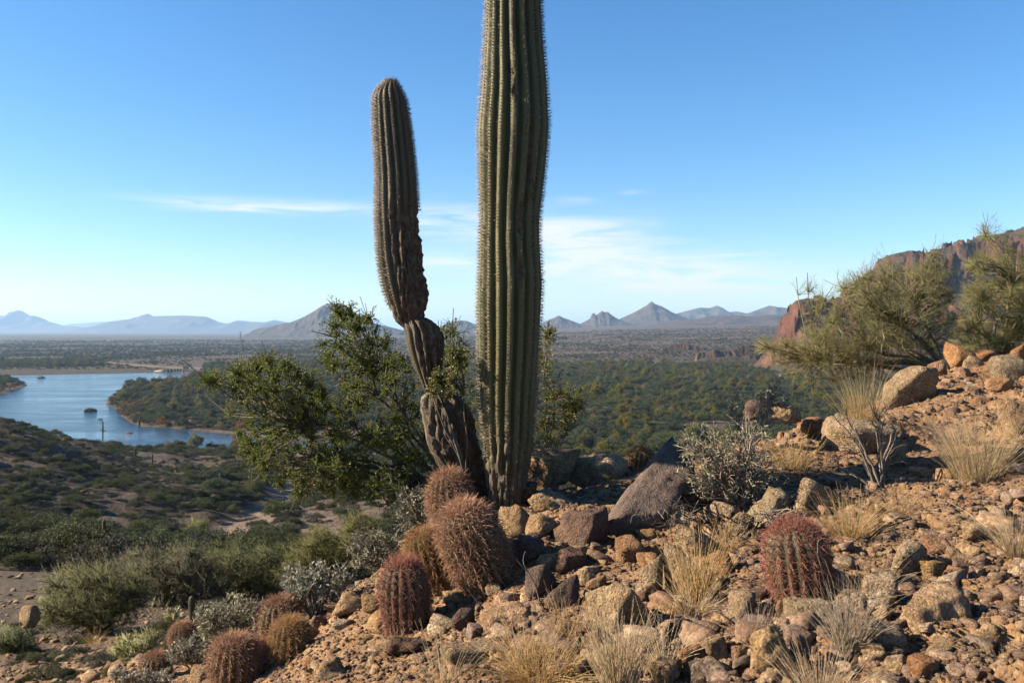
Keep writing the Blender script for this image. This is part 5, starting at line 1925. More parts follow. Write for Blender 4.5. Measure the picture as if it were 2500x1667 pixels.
BST = ((0.0085, 0.004), (0.0042, 0.0024), (0.0024, 0.0014), 0.16)
BLF = (7, 0.030, 0.012, M_BRIT, 0.5)
px_shrub('brittlebush', 'large twiggy grey-green brittlebush beside the leaning slab', 'bush', ground_pt(1800, 1235), [(1730, 1090, 66, 60, 1.3), (1700, 1150, 60, 60), (1810, 1080, 80, 80), (1870, 1140, 80, 60, .8), (1780, 1180, 110, 44, .8), (1665, 1060, 24, 40, .8)], 5.95, 0.34,
         (60, 240, 420), BST, (M_BRIT_ST, M_BRIT_ST), 51, leaf=(5, 0.028, 0.010, M_BRIT, 0.5), up=0.3, wig=0.09)
px_shrub('brittlebush', 'tall thin brittlebush shoots with silvery leaf tips on the crest', 'bush', ground_pt(1810, 1190), [(1785, 955, 28, 24), (1800, 985, 20, 20), (1890, 945, 36, 24, 1.2), (1900, 910, 18, 22), (1935, 985, 30, 18), (1985, 985, 26, 18, .5), (1690, 1035, 26, 16, .4)], 6.2, 0.16,
         (9, 26, 90), ((0.0085, 0.0045), (0.004, 0.0024), (0.0024, 0.0014), 0.14), (M_BRIT_ST, M_BRIT_ST), 52, leaf=(9, 0.03, 0.011, M_BRIT, 0.4), up=0.35)
px_shrub('brittlebush', 'grey leafy brittlebush left of the highest barrel cactus', 'bush', P(1062, 1345, 6.6), [(1035, 1225, 48, 45), (1000, 1260, 40, 40), (1045, 1290, 40, 40, .8), (985, 1215, 24, 26)], 6.5, 0.25,
         (20, 90, 480), BST, (M_BRIT_ST, M_BRIT_ST), 53, leaf=BLF, up=0.4)
px_shrub('brittlebush', 'wide grey brittlebush behind the golden barrel cactus', 'bush', P(955, 1410, 6.8), [(900, 1330, 60, 44), (960, 1330, 60, 50), (860, 1310, 24, 24, .8), (930, 1370, 80, 30), (1010, 1350, 40, 40)], 6.6, 0.3,
         (24, 110, 560), BST, (M_BRIT_ST, M_BRIT_ST), 54, leaf=BLF, up=0.4)
px_shrub('brittlebush', 'small tree-shaped brittlebush with bare stems above the lower left barrels', 'bush', P(782, 1556, 6.1), [(740, 1410, 56, 42), (800, 1400, 54, 40), (840, 1440, 40, 40, .8), (710, 1450, 34, 34, .8), (770, 1450, 60, 34, .7)], 6.1, 0.25,
         (16, 90, 460), BST, (M_BRIT_ST, M_BRIT_ST), 55, leaf=BLF, up=0.55)
px_shrub('brittlebush', 'grey-green brittlebush left of the lower left barrel trio', 'bush', P(575, 1620, 7.0), [(510, 1500, 42, 34), (570, 1480, 50, 34), (620, 1490, 34, 40), (530, 1545, 60, 34, .7), (600, 1550, 40, 34, .5)], 6.9, 0.3,
         (18, 90, 480), BST, (M_BRIT_ST, M_BRIT_ST), 56, leaf=(8, 0.03, 0.013, M_BRIT, 0.4), up=0.45)
px_shrub('brittlebush', 'low grey brittlebush in front of the blurred barrel cactus', 'bush', P(480, 1650, 7.6), [(455, 1580, 40, 30), (500, 1595, 36, 30), (430, 1600, 26, 24)], 7.5, 0.2,
         (10, 40, 220), BST, (M_BRIT_ST, M_BRIT_ST), 57, leaf=(9, 0.03, 0.013, M_BRIT, 0.3), up=0.4)
px_shrub('brittlebush', 'low grey-green brittlebush cut by the bottom edge', 'bush', P(335, 1720, 7.2), [(300, 1650, 34, 22), (350, 1655, 34, 24), (405, 1650, 30, 26)], 7.0, 0.2,
         (10, 40, 200), BST, (M_BRIT_ST, M_BRIT_ST), 58, leaf=(9, 0.03, 0.013, M_BRIT, 0.3), up=0.4)
px_shrub('dead_shrub', 'bare grey dead shrub with forked branches below the crest boulder', 'shrub', ground_pt(2145, 1195), [(2120, 960, 22, 50), (2045, 1000, 50, 30), (2170, 1010, 40, 60), (2010, 1130, 60, 26, 1.4), (2060, 1100, 50, 40), (2215, 1090, 40, 40), (2090, 1060, 40, 50)], 6.25, 0.22,
         (13, 34, 90), ((0.011, 0.005), (0.005, 0.0026), (0.0028, 0.0014), 0.22), (M_DEAD, M_DEAD), 59, up=0.3, wig=0.09)
px_shrub('dead_shrub', 'tangle of curled dead twigs lying over the leaning slab', 'shrub', ground_pt(1760, 1262), [(1600, 1225, 60, 34), (1560, 1265, 50, 26), (1640, 1285, 60, 24), (1700, 1250, 40, 30)], 5.15, 0.14,
         (9, 26, 44), ((0.0055, 0.0035), (0.0034, 0.002), (0.0022, 0.0013), 0.2), (M_DEAD, M_DEAD), 60, up=-0.1, wig=0.11)
px_shrub('dead_shrub', 'thicket of dead stems below the large brittlebush', 'shrub', ground_pt(1850, 1300), [(1780, 1310, 60, 34), (1850, 1270, 70, 40), (1920, 1250, 60, 34), (1950, 1290, 50, 24), (1760, 1350, 30, 26)], 5.15, 0.25,
         (16, 50, 120), ((0.006, 0.0035), (0.0034, 0.002), (0.0022, 0.0012), 0.22), (M_DEAD, M_DEAD), 61, up=0.1, wig=0.11)

PV = [(2230, 760, 130, 110), (2130, 770, 110, 90), (2060, 800, 90, 70), (1985, 850, 90, 40, 1.3), (1880, 850, 70, 30, .8), (2120, 690, 60, 50), (2050, 720, 50, 40, .6), (2150, 620, 18, 48, .5), (2000, 700, 50, 46, .25), (2240, 650, 60, 40, .5), (2060, 880, 110, 46), (1930, 870, 80, 26, .6),
      (2160, 860, 90, 40), (2290, 690, 50, 70), (2100, 940, 70, 26, .6), (1980, 920, 90, 34, .5), (2310, 600, 14, 50, .25)]
px_shrub('palo_verde_tree', 'wide low palo verde tree with yellow-green branches on the crest', 'tree', P(2325, 905, 11.6), PV, 11.5, 0.9,
         (9, 420, 5200), ((0.036, 0.012), (0.009, 0.0035), (0.0032, 0.0014), 0.40), (M_PV_BARK, M_PV_TWIG), 71, twiglet=(5, 0.13, 0.0013, M_PV_TWIG2, 0.45), up=0.12, wig=0.06, rand=0.42)
PV2 = [(2420, 770, 80, 90), (2480, 720, 60, 110), (2380, 680, 46, 70, .8), (2420, 600, 46, 50, .3), (2405, 520, 20, 50, .12), (2445, 550, 16, 44, .12), (2495, 590, 30, 50, .2), (2440, 850, 80, 40), (2360, 830, 50, 50), (2540, 760, 60, 120)]
px_shrub('palo_verde_tree', 'tall palo verde tree at the right picture edge behind the outcrop', 'tree', P(2440, 885, 12.6), PV2, 12.4, 0.8,
         (8, 300, 3400), ((0.036, 0.012), (0.009, 0.0035), (0.0032, 0.0014), 0.42), (M_PV_BARK, M_PV_TWIG), 72, twiglet=(5, 0.14, 0.0013, M_PV_TWIG2, 0.55), up=0.2, wig=0.05, rand=0.42)

# palo verdes and bushes on the lower slope at the left
def low_tree(name, label, cat, px, py, d, ells, dr, counts, seed, thick=1.0, twl=(10, 0.21, 0.0036), mat=None):
    return px_shrub(name, label, cat, P(px, py, d), ells, d, dr, counts, ((0.06 * thick, 0.02 * thick), (0.018 * thick, 0.007 * thick), (0.007 * thick, 0.003 * thick), 1.1 * thick), (M_PV_BARK, M_PV_LOW), seed,
                    twiglet=(twl[0], twl[1], twl[2], mat or M_PV_LOW, 0.3), up=0.1, wig=0.06, rand=0.45)


low_tree('palo_verde_tree', 'large spreading palo verde at the bottom left of the slope', 'tree', 245, 1548, 17.0, [(180, 1460, 110, 70), (270, 1430, 90, 60), (120, 1490, 60, 50), (220, 1390, 60, 30, .7), (320, 1470, 60, 50), (230, 1500, 110, 34)], 1.3, (12, 90, 1300), 81)
low_tree('palo_verde_tree', 'hazy green palo verde behind the cholla on the left slope', 'tree', 400, 1500, 24.0, [(390, 1400, 100, 60), (460, 1380, 70, 50), (330, 1390, 60, 40), (440, 1440, 80, 50), (520, 1430, 60, 40)], 1.7, (12, 80, 1200), 82, 1.3, (10, 0.27, 0.0050))
low_tree('palo_verde_tree', 'olive palo verde above the small brittlebush on the left slope', 'tree', 600, 1490, 26.0, [(580, 1380, 90, 60), (650, 1400, 60, 60), (540, 1410, 60, 50), (610, 1440, 90, 40)], 1.8, (12, 80, 1200), 83, 1.3, (10, 0.27, 0.0050))
low_tree('palo_verde_tree', 'olive palo verde left of the wide grey brittlebush', 'tree', 830, 1420, 24.0, [(820, 1330, 70, 60), (770, 1360, 60, 50), (880, 1300, 50, 40), (730, 1390, 50, 40)], 1.6, (10, 70, 900), 84, 1.3, (10, 0.27, 0.0050))
low_tree('desert_bush', 'dark yellow-olive bush at the bottom left below the palo verde', 'bush', 330, 1660, 12.0, [(330, 1600, 50, 44), (295, 1640, 40, 30), (365, 1580, 26, 30)], 0.5, (10, 60, 700), 85, 0.5, (10, 0.14, 0.003), M_CREO_Y)
low_tree('desert_bush', 'dark green bush at the left picture edge on the lower slope', 'bush', 20, 1620, 15.0, [(15, 1570, 40, 30), (55, 1590, 30, 22)], 0.6, (8, 50, 500), 86, 0.6, (10, 0.18, 0.0035), M_CREO)
low_tree('ocotillo_bush', 'pale upright fan-shaped green bush beside the wash', 'bush', 485, 1332, 120.0, [(478, 1295, 20, 24), (495, 1290, 16, 22)], 2.0, (12, 40, 160), 87, 2.6, (8, 0.9, 0.022), M_PV_TWIG2)

# ------------------------------------------------------------------ dry grass
M_STRAW = leaf_mat('dry straw grass', (0.36, 0.238, 0.105), (0.54, 0.395, 0.215), 0.25, 0.6, 0.3, 0.25, objvar=0.08, hue=0.008)
M_STRAW_G = leaf_mat('grey straw grass', (0.26, 0.185, 0.105), (0.42, 0.32, 0.195), 0.2, 0.7, 0.2, 0.3, objvar=0.08, hue=0.008)


def grass(px, py, hpx, wpx, n, label, mat, seed, spread=0.5, d=None, lean=0.0, curl=0.35):
    d = d or hit(px, min(py, 1760))
    x = (px - HX) / FPX * d
    base = np.array([x, d, (HY - py) / FPX * d]) if py > 1700 else np.array([x, d, hgt(x, d)])
    r = np.random.default_rng(seed)
    H, W = hpx / FPX * d, wpx / FPX * d
    a = r.uniform(0, 2 * np.pi, n)
    q = np.sqrt(r.uniform(0, 1, n))
    B = np.stack([np.cos(a) * q * W * 0.28, np.sin(a) * q * W * 0.22, np.full(n, -0.02)], 1)
    tilt = q * spread * r.uniform(0.4, 1.5, n)
    D = unit(np.stack([np.cos(a) * tilt + lean + r.normal(size=n) * 0.12, np.sin(a) * tilt + r.normal(size=n) * 0.12, np.ones(n)], 1))
    L = H * np.clip(r.normal(0.72, 0.24, n), 0.2, 1.25)
    K = 5
    u = np.linspace(0, 1, K)[None, :, None]
    fall = np.stack([np.cos(a), np.sin(a), -0.4 * np.ones(n)], 1) * (L * curl * r.uniform(-0.2, 1.0, n))[:, None]
    Q = B[:, None] + D[:, None] * L[:, None, None] * u + fall[:, None] * u ** 2.2 + r.normal(size=(n, K, 3)) * (0.012 * L)[:, None, None] * u
    V, F = tubes(Q, taper(n, K, 0.0012, 0.0005, seed), 3)
    g = thing('dry_grass_tuft', label, 'grass tuft', base, 'dry grass tufts on the slope')
    stuff(build('blades', V, F, mat, g))
    return g


GR = [
    (1318, 1668, 130, 190, 600, 'thick matted golden grass tuft at the bottom left of the angular boulder', M_STRAW, .9, .9),
    (1290, 1640, 190, 130, 127, 'tall thin stalks rising behind the matted golden tuft', M_STRAW_G, .55, .3),
    (1510, 1690, 215, 120, 390, 'upright golden grass tuft in front of the angular boulder', M_STRAW, .35, .2),
    (1700, 1470, 200, 110, 225, 'slender golden grass in front of the tall speckled block', M_STRAW, .4, .25),
    (1690, 1500, 100, 110, 195, 'short golden tuft below the slender grass', M_STRAW, .7, .5),
    (1622, 1625, 150, 90, 90, 'sparse arching straw grass left of the brick-shaped rock', M_STRAW, .6, .5),
    (1848, 1570, 130, 90, 127, 'straw grass left of the lichened boulder', M_STRAW_G, .5, .4),
    (2108, 1050, 150, 100, 390, 'tall straw grass tuft on the crest left of the speckled boulder', M_STRAW, .4, .25),
    (2385, 1172, 190, 170, 487, 'big fan-shaped straw grass tuft on the right gravel slope', M_STRAW, .55, .35),
    (2340, 1085, 90, 110, 195, 'short straw tuft behind the big fan-shaped tuft', M_STRAW, .7, .5),
    (2075, 1318, 130, 130, 315, 'bushy straw tuft above the right barrel cactus', M_STRAW, .6, .5),
    (2190, 1255, 80, 150, 225, 'low matted straw grass below the dead shrub', M_STRAW_G, .9, .8),
    (2485, 1350, 140, 110, 247, 'straw tuft at the right picture edge', M_STRAW, .6, .5),
    (2068, 1590, 190, 90, 210, 'grey-gold grass stalks in front of the long pale rock', M_STRAW_G, .4, .35),
    (2000, 1720, 170, 160, 315, 'wide grass tuft cut by the bottom edge', M_STRAW, .6, .4),
    (1930, 1140, 100, 120, 240, 'golden tuft between the brittlebush and the dead shrub', M_STRAW, .6, .4),
    (1775, 1345, 90, 50, 90, 'small yellow tuft under the dead stems', M_STRAW, .5, .4),
    (960, 1596, 70, 80, 120, 'brownish tuft below the dark red barrel cactus', M_STRAW_G, .8, .6),
    (1085, 1690, 150, 110, 97, 'sparse stalks left of the pale wedge-shaped boulder', M_STRAW_G, .6, .4),
    (2345, 1375, 80, 50, 67, 'small dark straw tuft beside the reddish rock', M_STRAW_G, .5, .4),
    (2440, 1625, 70, 130, 150, 'greyish flattened grass in the lower right corner', M_STRAW_G, 1.1, .9),
    (2120, 1470, 140, 90, 90, 'thin curved stalks between the pale rocks', M_STRAW_G, .6, .5),
    (1390, 1560, 130, 120, 112, 'sparse straw stalks behind the thick matted tuft', M_STRAW_G, .5, .3),
    (2060, 1000, 60, 60, 105, 'short straw tuft on the crest left of the tall tuft', M_STRAW_G, .5, .4),
    (10, 1560, 40, 40, 90, 'blurred straw tuft at the left edge of the slope', M_STRAW, .7, .5),
    (230, 1650, 50, 50, 90, 'blurred straw tuft low on the left slope', M_STRAW, .7, .5),
]
for i, (a, b_, h_, w, n, lab, m_, spd, cl) in enumerate(GR):
    grass(a, b_, h_, w, n, lab, m_, 900 + i, spd, d=(None if a > 300 else 15.0), curl=cl)

# a few loose sticks
for i, (p0, p1, p2, lab) in enumerate([((1122, 1558), (1190, 1562), (1255, 1545), 'forked grey stick lying above the pale wedge-shaped boulder'),
                                       ((1318, 1470), (1312, 1420), (1262, 1365), 'curved bare stem standing in the shadowed hollow'),
                                       ((2020, 1455), (2010, 1380), (1985, 1330), 'long bent grass stem beside the right barrel cactus')]):
    dd = hit(*p0) - 0.06
    pts = np.array([P(*p0, dd), P(*p1, dd - 0.02), P(*p2, dd - 0.05)])
    Q = bezier(pts[:1], unit(pts[1:2] - pts[:1]), pts[2:], 10, 0.02, i)
    Q2 = bezier(Q[:, 6], unit(Q[:, 7] - Q[:, 5]), Q[:, 6] + (Q[:, 9] - Q[:, 6]) * 0.8 + np.array([[0.03, 0, 0.05]]), 10, 0.03, i + 9)
    V, F = tubes(np.concatenate([Q, Q2]) - pts[0], np.r_[np.linspace(0.005, 0.0022, 10)[None], np.linspace(0.003, 0.0015, 10)[None]], 5)
    o = build('dry_stick', V, F, M_DEAD, loc=pts[0], smooth=True)
    tag(o, lab, 'stick')

# ------------------------------------------------------------------ cholla and small cacti on the left slope
M_CHOLLA = spine_mat('cholla straw spines', (0.223, 0.192, 0.093), (0.359, 0.322, 0.186))
M_CHOLLA_D = simple_mat('dead cholla trunk', [(0.3, (0.031, 0.022, 0.014)), (0.7, (0.087, 0.058, 0.034))], 30, 0.95)


def cholla(px, py, d, hpx, label, seed, joints=26):
    base = P(px, py, d)
    H = hpx / FPX * d
    r = np.random.default_rng(seed)
    t = thing('cholla_cactus', label, 'cactus', base)
    tr = np.array([[[0, 0, -0.05], [0.01, 0, H * 0.25], [0.0, 0.01, H * 0.5]]])
    V, F = tubes(tr, np.array([[0.05, 0.04, 0.035]]) * H, 8)
    build('trunk', V, F, M_CHOLLA_D, t, smooth=True)
    for k in range(joints):
        a = r.uniform(0, 2 * np.pi)
        e = r.uniform(-0.1, 1.3)
        s = np.array([0, 0, H * r.uniform(0.38, 0.6)])
        dv = np.array([math.cos(a) * math.cos(e), math.sin(a) * math.cos(e), math.sin(e)])
        L = H * r.uniform(0.2, 0.42)
        u = np.linspace(0, 1, 8)
        Q = s + dv * 0.05 * H + dv[None] * (u * L)[:, None] + np.array([0, 0, 0.12 * L]) * (u ** 2)[:, None]
        R = 0.045 * H * np.sqrt(np.clip(1 - (2 * u - 1) ** 4, 0.06, 1))
        parts = [tubes(Q[None], R[None], 8)]
        m = 260
        i = r.integers(0, 8, m)
        th = r.normal(size=(m, 3))
        D = unit(th - dv * (th @ dv)[:, None] + dv * r.uniform(-0.2, 0.6, (m, 1)))
        parts.append(cones(Q[i] + D * R[i][:, None] * 0.8, D, np.full(m, 0.045 * H) * r.uniform(0.5, 1.3, m), np.full(m, 0.0035 * H)))
        V, F = join(parts)
        build('joint', V, F, M_CHOLLA, t)
    return t


cholla(424, 1545, 11.5, 66, 'pale-tipped cholla cactus on the left slope', 1)
cholla(410, 1640, 9.5, 44, 'small yellowish cholla below the blurred barrel cactus', 2, 12)
# distant saguaros
M_SAG_FAR = simple_mat('distant saguaro', [(0.3, (0.028, 0.031, 0.015)), (0.7, (0.058, 0.058, 0.031))], 2, 0.8)


def far_saguaro(px, py, hpx, wpx, label, arms=(), d=None):
    d = d or hit(px, py, 12)
    base = P(px, py, d)
    H, R = hpx / FPX * d, wpx / FPX * d / 2
    t = thing('saguaro_cactus', label, 'cactus', base, 'saguaros on the lower slopes')
    pr = [(-0.3, 0, 0, R * 0.85), (H * 0.3, 0, 0, R), (H * 0.7, 0, 0, R * 1.05), (H, 0, 0, R * 0.95)]
    V, F, at, *_ = column(pr, 12, 0.14, dz=H / 40, seed=3, sub=4)
    build('stem', V, F, M_SAG_FAR, t, smooth=True)
    for sgn, z0, ln in arms:
        u = np.linspace(0, 1, 12)
        q = np.stack([sgn * R * (0.5 + 3.2 * np.clip(u * 2.2, 0, 1)), 0 * u, H * z0 + R * 0.6 * np.clip(u * 2.2, 0, 1) ** 3 + np.clip(u - 0.4, 0, 1) / 0.6 * H * ln], 1)
        rad = R * 0.7 * np.sqrt(np.clip(1 - np.clip((u - 0.8) / 0.2, 0, 1) ** 2, 0.01, 1))
        V, F = tubes(q[None], rad[None], 10)
        build('arm', V, F, M_SAG_FAR, t, smooth=True)
    return t


far_saguaro(254, 1338, 70, 9, 'tallest distant saguaro standing beside the dark bank', d=70)
far_saguaro(239, 1342, 26, 8, 'short saguaro stub left of the tallest distant one', d=70)
far_saguaro(251, 1072, 44, 3.6, 'distant armed saguaro on the left hill crest against the river', ((1, .45, .2), (-1, .5, .14)))
far_saguaro(329, 1128, 34, 4, 'thin distant saguaro among the shrubs below the river bend')
far_saguaro(372, 1142, 34, 4, 'thin distant saguaro right of the river-bend one')
far_saguaro(538, 1192, 38, 6, 'distant saguaro at the left end of the creosote shadow')
far_saguaro(624, 1385, 40, 7, 'left one of two saguaros on the tan bank', d=85)
far_saguaro(645, 1388, 44, 7, 'right one of two saguaros on the tan bank', d=84)
far_saguaro(468, 1500, 46, 15, 'short brown saguaro stump above the cholla', d=14)

# ------------------------------------------------------------------ river things
M_CONC = simple_mat('dam concrete', [(0.3, (0.211, 0.167, 0.124)), (0.7, (0.285, 0.236, 0.180))], 0.3, 0.9)
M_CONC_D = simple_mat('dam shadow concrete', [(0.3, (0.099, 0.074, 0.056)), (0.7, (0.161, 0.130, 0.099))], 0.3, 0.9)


def box(name, c, s, mat, parent, bevel=0.0):
    bm = bmesh.new()
    bmesh.ops.create_cube(bm, size=1.0)
    bmesh.ops.scale(bm, vec=s, verts=bm.verts)
    if bevel:
        bmesh.ops.bevel(bm, geom=bm.edges[:], offset=bevel, segments=1, affect='EDGES')
    me = bpy.data.meshes.new(name)
    bm.to_mesh(me)
    bm.free()
    o = obj(name, me, mat, parent)
    o.location = c
    return o


dd = 1150.0
b0 = P(428, 909, dd)
b0[2] = WATER
t = thing('diversion_dam', 'small tan concrete dam with gate piers across the far river', 'dam', b0)
for k in range(5):
    box('pier', (-10 + k * 4.2, 0, 2.2), (1.1, 5.0, 5.0), M_CONC, t, 0.15)
for k in range(4):
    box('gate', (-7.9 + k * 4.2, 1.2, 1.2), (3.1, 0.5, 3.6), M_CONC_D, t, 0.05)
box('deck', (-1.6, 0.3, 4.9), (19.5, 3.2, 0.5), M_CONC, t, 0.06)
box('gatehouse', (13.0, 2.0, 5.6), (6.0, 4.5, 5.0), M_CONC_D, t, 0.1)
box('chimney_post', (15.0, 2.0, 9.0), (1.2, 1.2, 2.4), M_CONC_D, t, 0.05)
box('abutment', (18.0, 1.0, 1.4), (16.0, 5.0, 4.4), M_CONC, t, 0.2)
V = np.array([(-13, -2, 0), (-28, -1, 0.2), (-28, 3, 1.6), (-13, 3, 4.0), (-13, -2, -1), (-28, -1, -1), (-28, 3, -1), (-13, 3, -1)], float)
build('apron', V, np.array([[0, 1, 2, 3], [4, 5, 1, 0], [5, 6, 2, 1], [6, 7, 3, 2], [7, 4, 0, 3]]), M_CONC, t)
M_WHITE = simple_mat('weathered white paint', [(0.3, (0.341, 0.329, 0.298)), (0.7, (0.433, 0.421, 0.390))], 1.0, 0.6)
M_BLACK = simple_mat('dark floats', [(0.3, (0.019, 0.019, 0.019)), (0.7, (0.037, 0.034, 0.031))], 1.0, 0.6)
dd = 1010.0
b0 = P(101, 922, dd)
b0[2] = WATER
t = thing('pump_barge', 'small white barge moored on the far left water', 'barge', b0)
box('hull', (0, 0, 0.35), (8.2, 3.6, 1.0), M_BLACK, t, 0.2)
box('deck_house', (-1.3, 0, 1.9), (4.2, 2.8, 2.2), M_WHITE, t, 0.1)
box('winch', (2.4, 0, 1.3), (1.6, 1.4, 1.0), M_BLACK, t, 0.1)
for k in range(7):
    q = P(44 + k * 7.3, 920.5, 1030)
    V, F = ico(2)
    o = build('buoy', V * np.array([0.9, 0.5, 0.45]), F, M_BLACK, loc=(q[0], q[1], WATER + 0.15), smooth=True)
    tag(o, 'dark float in the line strung left of the white barge', 'buoy', 'floats of the boom')
M_KRED = simple_mat('red kayak plastic', [(0.3, (0.260, 0.043, 0.028)), (0.7, (0.341, 0.068, 0.043))], 2.0, 0.4)
M_SKIN = simple_mat('skin', [(0.3, (0.186, 0.105, 0.068)), (0.7, (0.223, 0.130, 0.087))], 3.0, 0.6)
M_VEST = simple_mat('red vest', [(0.3, (0.223, 0.037, 0.031)), (0.7, (0.298, 0.056, 0.043))], 3.0, 0.8)
kd = 472.0
b0 = P(316, 1057, kd)
b0[2] = WATER
kay = thing('kayak', 'red kayak on the river below the bosque point', 'kayak', b0)
u = np.linspace(-1, 1, 15)
Q = np.stack([u * 2.3, 0 * u, 0.12 + 0.12 * u ** 4], 1)
V, F = tubes(Q[None], (0.33 * np.sqrt(np.clip(1 - u ** 2, 0.004, 1)))[None], 10)
build('hull', V, F, M_KRED, kay, smooth=True)
V, F = tubes(np.array([[[-0.45, 0.02, 0.34], [0, 0.02, 0.36], [0.45, 0.02, 0.34]]]), np.array([[0.05, 0.26, 0.05]]), 10)
build('cockpit', V, F, M_BLACK, kay, smooth=True)
# the paddler: one skinned figure sitting in the hull
pj = {'pelvis': (0, 0, 0.28), 'chest': (0.02, 0, 0.62), 'neck': (0.02, 0, 0.80), 'head': (0.04, 0, 1.0), 'ls': (0.02, 0.19, 0.74), 'rs': (0.02, -0.19, 0.74), 'le': (0.24, 0.30, 0.58), 're': (0.24, -0.30, 0.58),
      'lh': (0.45, 0.22, 0.72), 'rh': (0.45, -0.22, 0.72), 'lk': (0.48, 0.14, 0.40), 'rk': (0.48, -0.14, 0.40), 'lf': (0.95, 0.12, 0.24), 'rf': (0.95, -0.12, 0.24)}
pe = [('pelvis', 'chest'), ('chest', 'neck'), ('neck', 'head'), ('chest', 'ls'), ('chest', 'rs'), ('ls', 'le'), ('rs', 're'), ('le', 'lh'), ('re', 'rh'), ('pelvis', 'lk'), ('pelvis', 'rk'), ('lk', 'lf'), ('rk', 'rf')]
prad = {'pelvis': .16, 'chest': .17, 'neck': .07, 'head': .11, 'ls': .08, 'rs': .08, 'le': .055, 're': .055, 'lh': .05, 'rh': .05, 'lk': .08, 'rk': .08, 'lf': .06, 'rf': .06}
names = list(pj)
me = bpy.data.meshes.new('person')
me.from_pydata([pj[k] for k in names], [(names.index(a), names.index(b)) for a, b in pe], [])
po = obj('person', me, M_VEST, loc=b0)
md = po.modifiers.new('skin', 'SKIN')
sv = me.skin_vertices[0].data
for k, nme in enumerate(names):
    sv[k].radius = (prad[nme], prad[nme])
sv[0].use_root = True
sm_ = po.modifiers.new('sub', 'SUBSURF')
sm_.levels = sm_.render_levels = 1
tag(po, 'person in red sitting in the red kayak', 'person')
pd = thing('paddle', 'paddle held upright by the person in the red kayak', 'paddle', (b0[0] + 0.45, b0[1], b0[2] + 0.72))
V, F = tubes(np.array([[[0, -0.35, -0.15], [0, 0, 0.5], [0, 0.3, 1.2]]]), np.full((1, 3), 0.03), 6)
build('shaft', V, F, M_BLACK, pd)
for sg in (0, 1):
    c = np.array([[0, -0.35, -0.15], [0, 0.3, 1.2]])[sg]
    V, F = ico(2)
    build('blade', V * np.array([0.03, 0.11, 0.26]) + c, F, M_KRED, pd, smooth=True)
q = P(245, 1024, 545)
u = np.linspace(-1, 1, 9)
t = thing('kayak', 'dark small kayak in the middle of the river', 'kayak', (q[0], q[1], WATER))
V, F = tubes(np.stack([u * 1.9, 0 * u, 0.12 + 0.1 * u ** 4], 1)[None], (0.32 * np.sqrt(np.clip(1 - u ** 2, 0.004, 1)))[None], 8)
build('hull', V, F, M_BLACK, t, smooth=True)
V, F = ico(2)
build('cargo', V * np.array([0.4, 0.2, 0.22]) + np.array([0, 0, 0.45]), F, M_CONC_D, t, smooth=True)
# reed islet, wooded point, snag on the shore
M_REED = leaf_mat('reed blades', (0.034, 0.052, 0.014), (0.062, 0.077, 0.025), 0.25, 0.6, 0.2, 0.3)


def reed_bed(px, py, d, wm, dm, hm, n, label, seed, mat=M_REED):
    q = P(px, py, d)
    r = np.random.default_rng(seed)
    a, s = r.uniform(0, 2 * np.pi, n), np.sqrt(r.uniform(0, 1, n))
    B = np.stack([np.cos(a) * s * wm / 2, np.sin(a) * s * dm / 2, np.zeros(n)], 1)
    H = hm * (1 - 0.6 * s ** 2) * r.uniform(0.6, 1.2, n)
    D = unit(np.stack([r.normal(size=n) * 0.2, r.normal(size=n) * 0.2, np.ones(n)], 1))
    V, F = leaf_quads(B, D, H, np.full(n, 0.28), seed, 0.1)
    t = thing('reed_islet', label, 'reeds', (q[0], q[1], WATER))
    stuff(build('blades', V, F, mat, t))
    Vm, Fm = ico(3)
    build('mud_bank', Vm * np.array([wm / 2 * 0.92, dm / 2 * 0.92, 0.35]), Fm, M_CONC_D, t, smooth=True)


reed_bed(221, 1005, 597, 8.4, 6.0, 2.6, 1600, 'small green reed islet in mid river', 5)
for i, (a, b_, w, k) in enumerate([(4, 955, 46, 1), (14, 942, 44, 1), (30, 940, 40, 1), (46, 943, 30, 1), (-14, 942, 50, 1), (24, 953, 26, 2), (2, 961, 28, 2), (36, 949, 30, 1), (-4, 934, 44, 1), (18, 933, 40, 1), (40, 936, 28, 1), (56, 941, 20, 1)]):
    dd = 55 * FPX / (b_ - HY)
    t = dup(tree_v[k], (0, 0, 0), label=('orange-brown autumn tree on the wooded point at the left edge' if k == 2 else ('big dark tree' if w > 38 else 'small dark tree') + ' on the wooded point ' + ('by the picture edge' if a < 10 else 'near its tip' if a > 34 else 'in its middle')), group='trees on the left wooded point')
    x = (a - HX) / FPX * dd
    t.location = (x, dd, max(hgt(x, dd), WATER + 0.1))
    s = w / FPX * dd * 0.5
    t.scale = (s, s, s * 1.0)
q = P(338, 1040, 508)
t = thing('dead_tree', 'dark bare snag at the water edge of the bosque point', 'tree', (q[0], q[1] + 1, WATER))
ends = np.array([(0.4, 0, 5.6), (-0.8, 0.3, 4.6), (1.2, -0.3, 4.4), (-0.3, -0.4, 3.6), (0.9, 0.5, 3.0)])
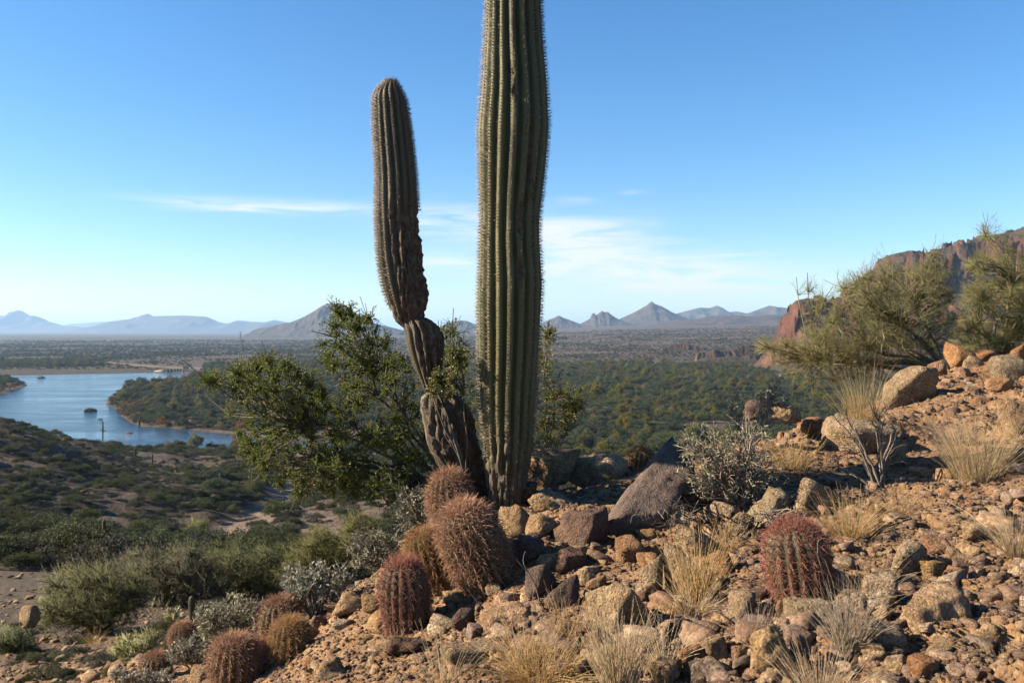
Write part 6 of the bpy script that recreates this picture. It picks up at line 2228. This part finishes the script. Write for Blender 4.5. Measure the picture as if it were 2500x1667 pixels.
Q = bezier(np.tile([0, 0, -0.3], (5, 1)).astype(float), np.tile([0, 0, 1.0], (5, 1)), ends, 8, 0.05, 3)
V, F = tubes(Q, taper(5, 8, 0.55, 0.10, 3), 6)
build('trunk', V, F, M_CHOLLA_D, t, smooth=True)
me, _c = crown_mesh('crown', 301, 7, 500, 0.12, 1.2, 0.3)
o = obj('crown', me, M_MESQ, t)
o.scale = (1.5, 1.5, 3.6)
# transmission towers far across the plain
M_STEEL = simple_mat('grey steel', [(0.3, (0.099, 0.099, 0.099)), (0.7, (0.155, 0.155, 0.155))], 1.0, 0.5)


def tower(px, pytop, hpx, d, label):
    x = (px - HX) / FPX * d
    zb = hgt(x, d)
    H = (HY - pytop) / FPX * d - zb
    t = thing('transmission_tower', label, 'tower', (x, d, zb))
    L = []
    for sx in (-1, 1):
        for sy in (-1, 1):
            L.append([(sx * 3, sy * 3, 0), (sx * 1.0, sy * 1.0, H * 0.65), (sx * 0.4, sy * 0.4, H)])
    V, F = tubes(np.array(L, float), np.full((4, 3), 0.28), 4)
    build('mast', V, F, M_STEEL, t)
    L = []
    for k in range(6):
        z0, z1 = H * k / 7, H * (k + 1) / 7
        w0, w1 = 3 - 2.0 * min(z0 / (H * .65), 1), 3 - 2.0 * min(z1 / (H * .65), 1)
        for sy in (-1, 1):
            L += [[(-w0, sy * w0, z0), (0, sy * (w0 + w1) / 2, (z0 + z1) / 2), (w1, sy * w1, z1)], [(w0, sy * w0, z0), (0, sy * (w0 + w1) / 2, (z0 + z1) / 2), (-w1, sy * w1, z1)]]
    V, F = tubes(np.array(L, float), np.full((len(L), 3), 0.14), 4)
    build('bracing', V, F, M_STEEL, t)
    for z in (0.72, 0.84, 0.95):
        V, F = tubes(np.array([[(-5.5, 0, H * z), (0, 0, H * z + 0.6), (5.5, 0, H * z)]], float), np.full((1, 3), 0.22), 4)
        build('cross_arm', V, F, M_STEEL, t)


tower(587, 809, 16, 2300, 'taller lattice tower on the plain left of the creosote top')
tower(530, 830, 16, 1900, 'nearer lattice tower on the plain above the dam')
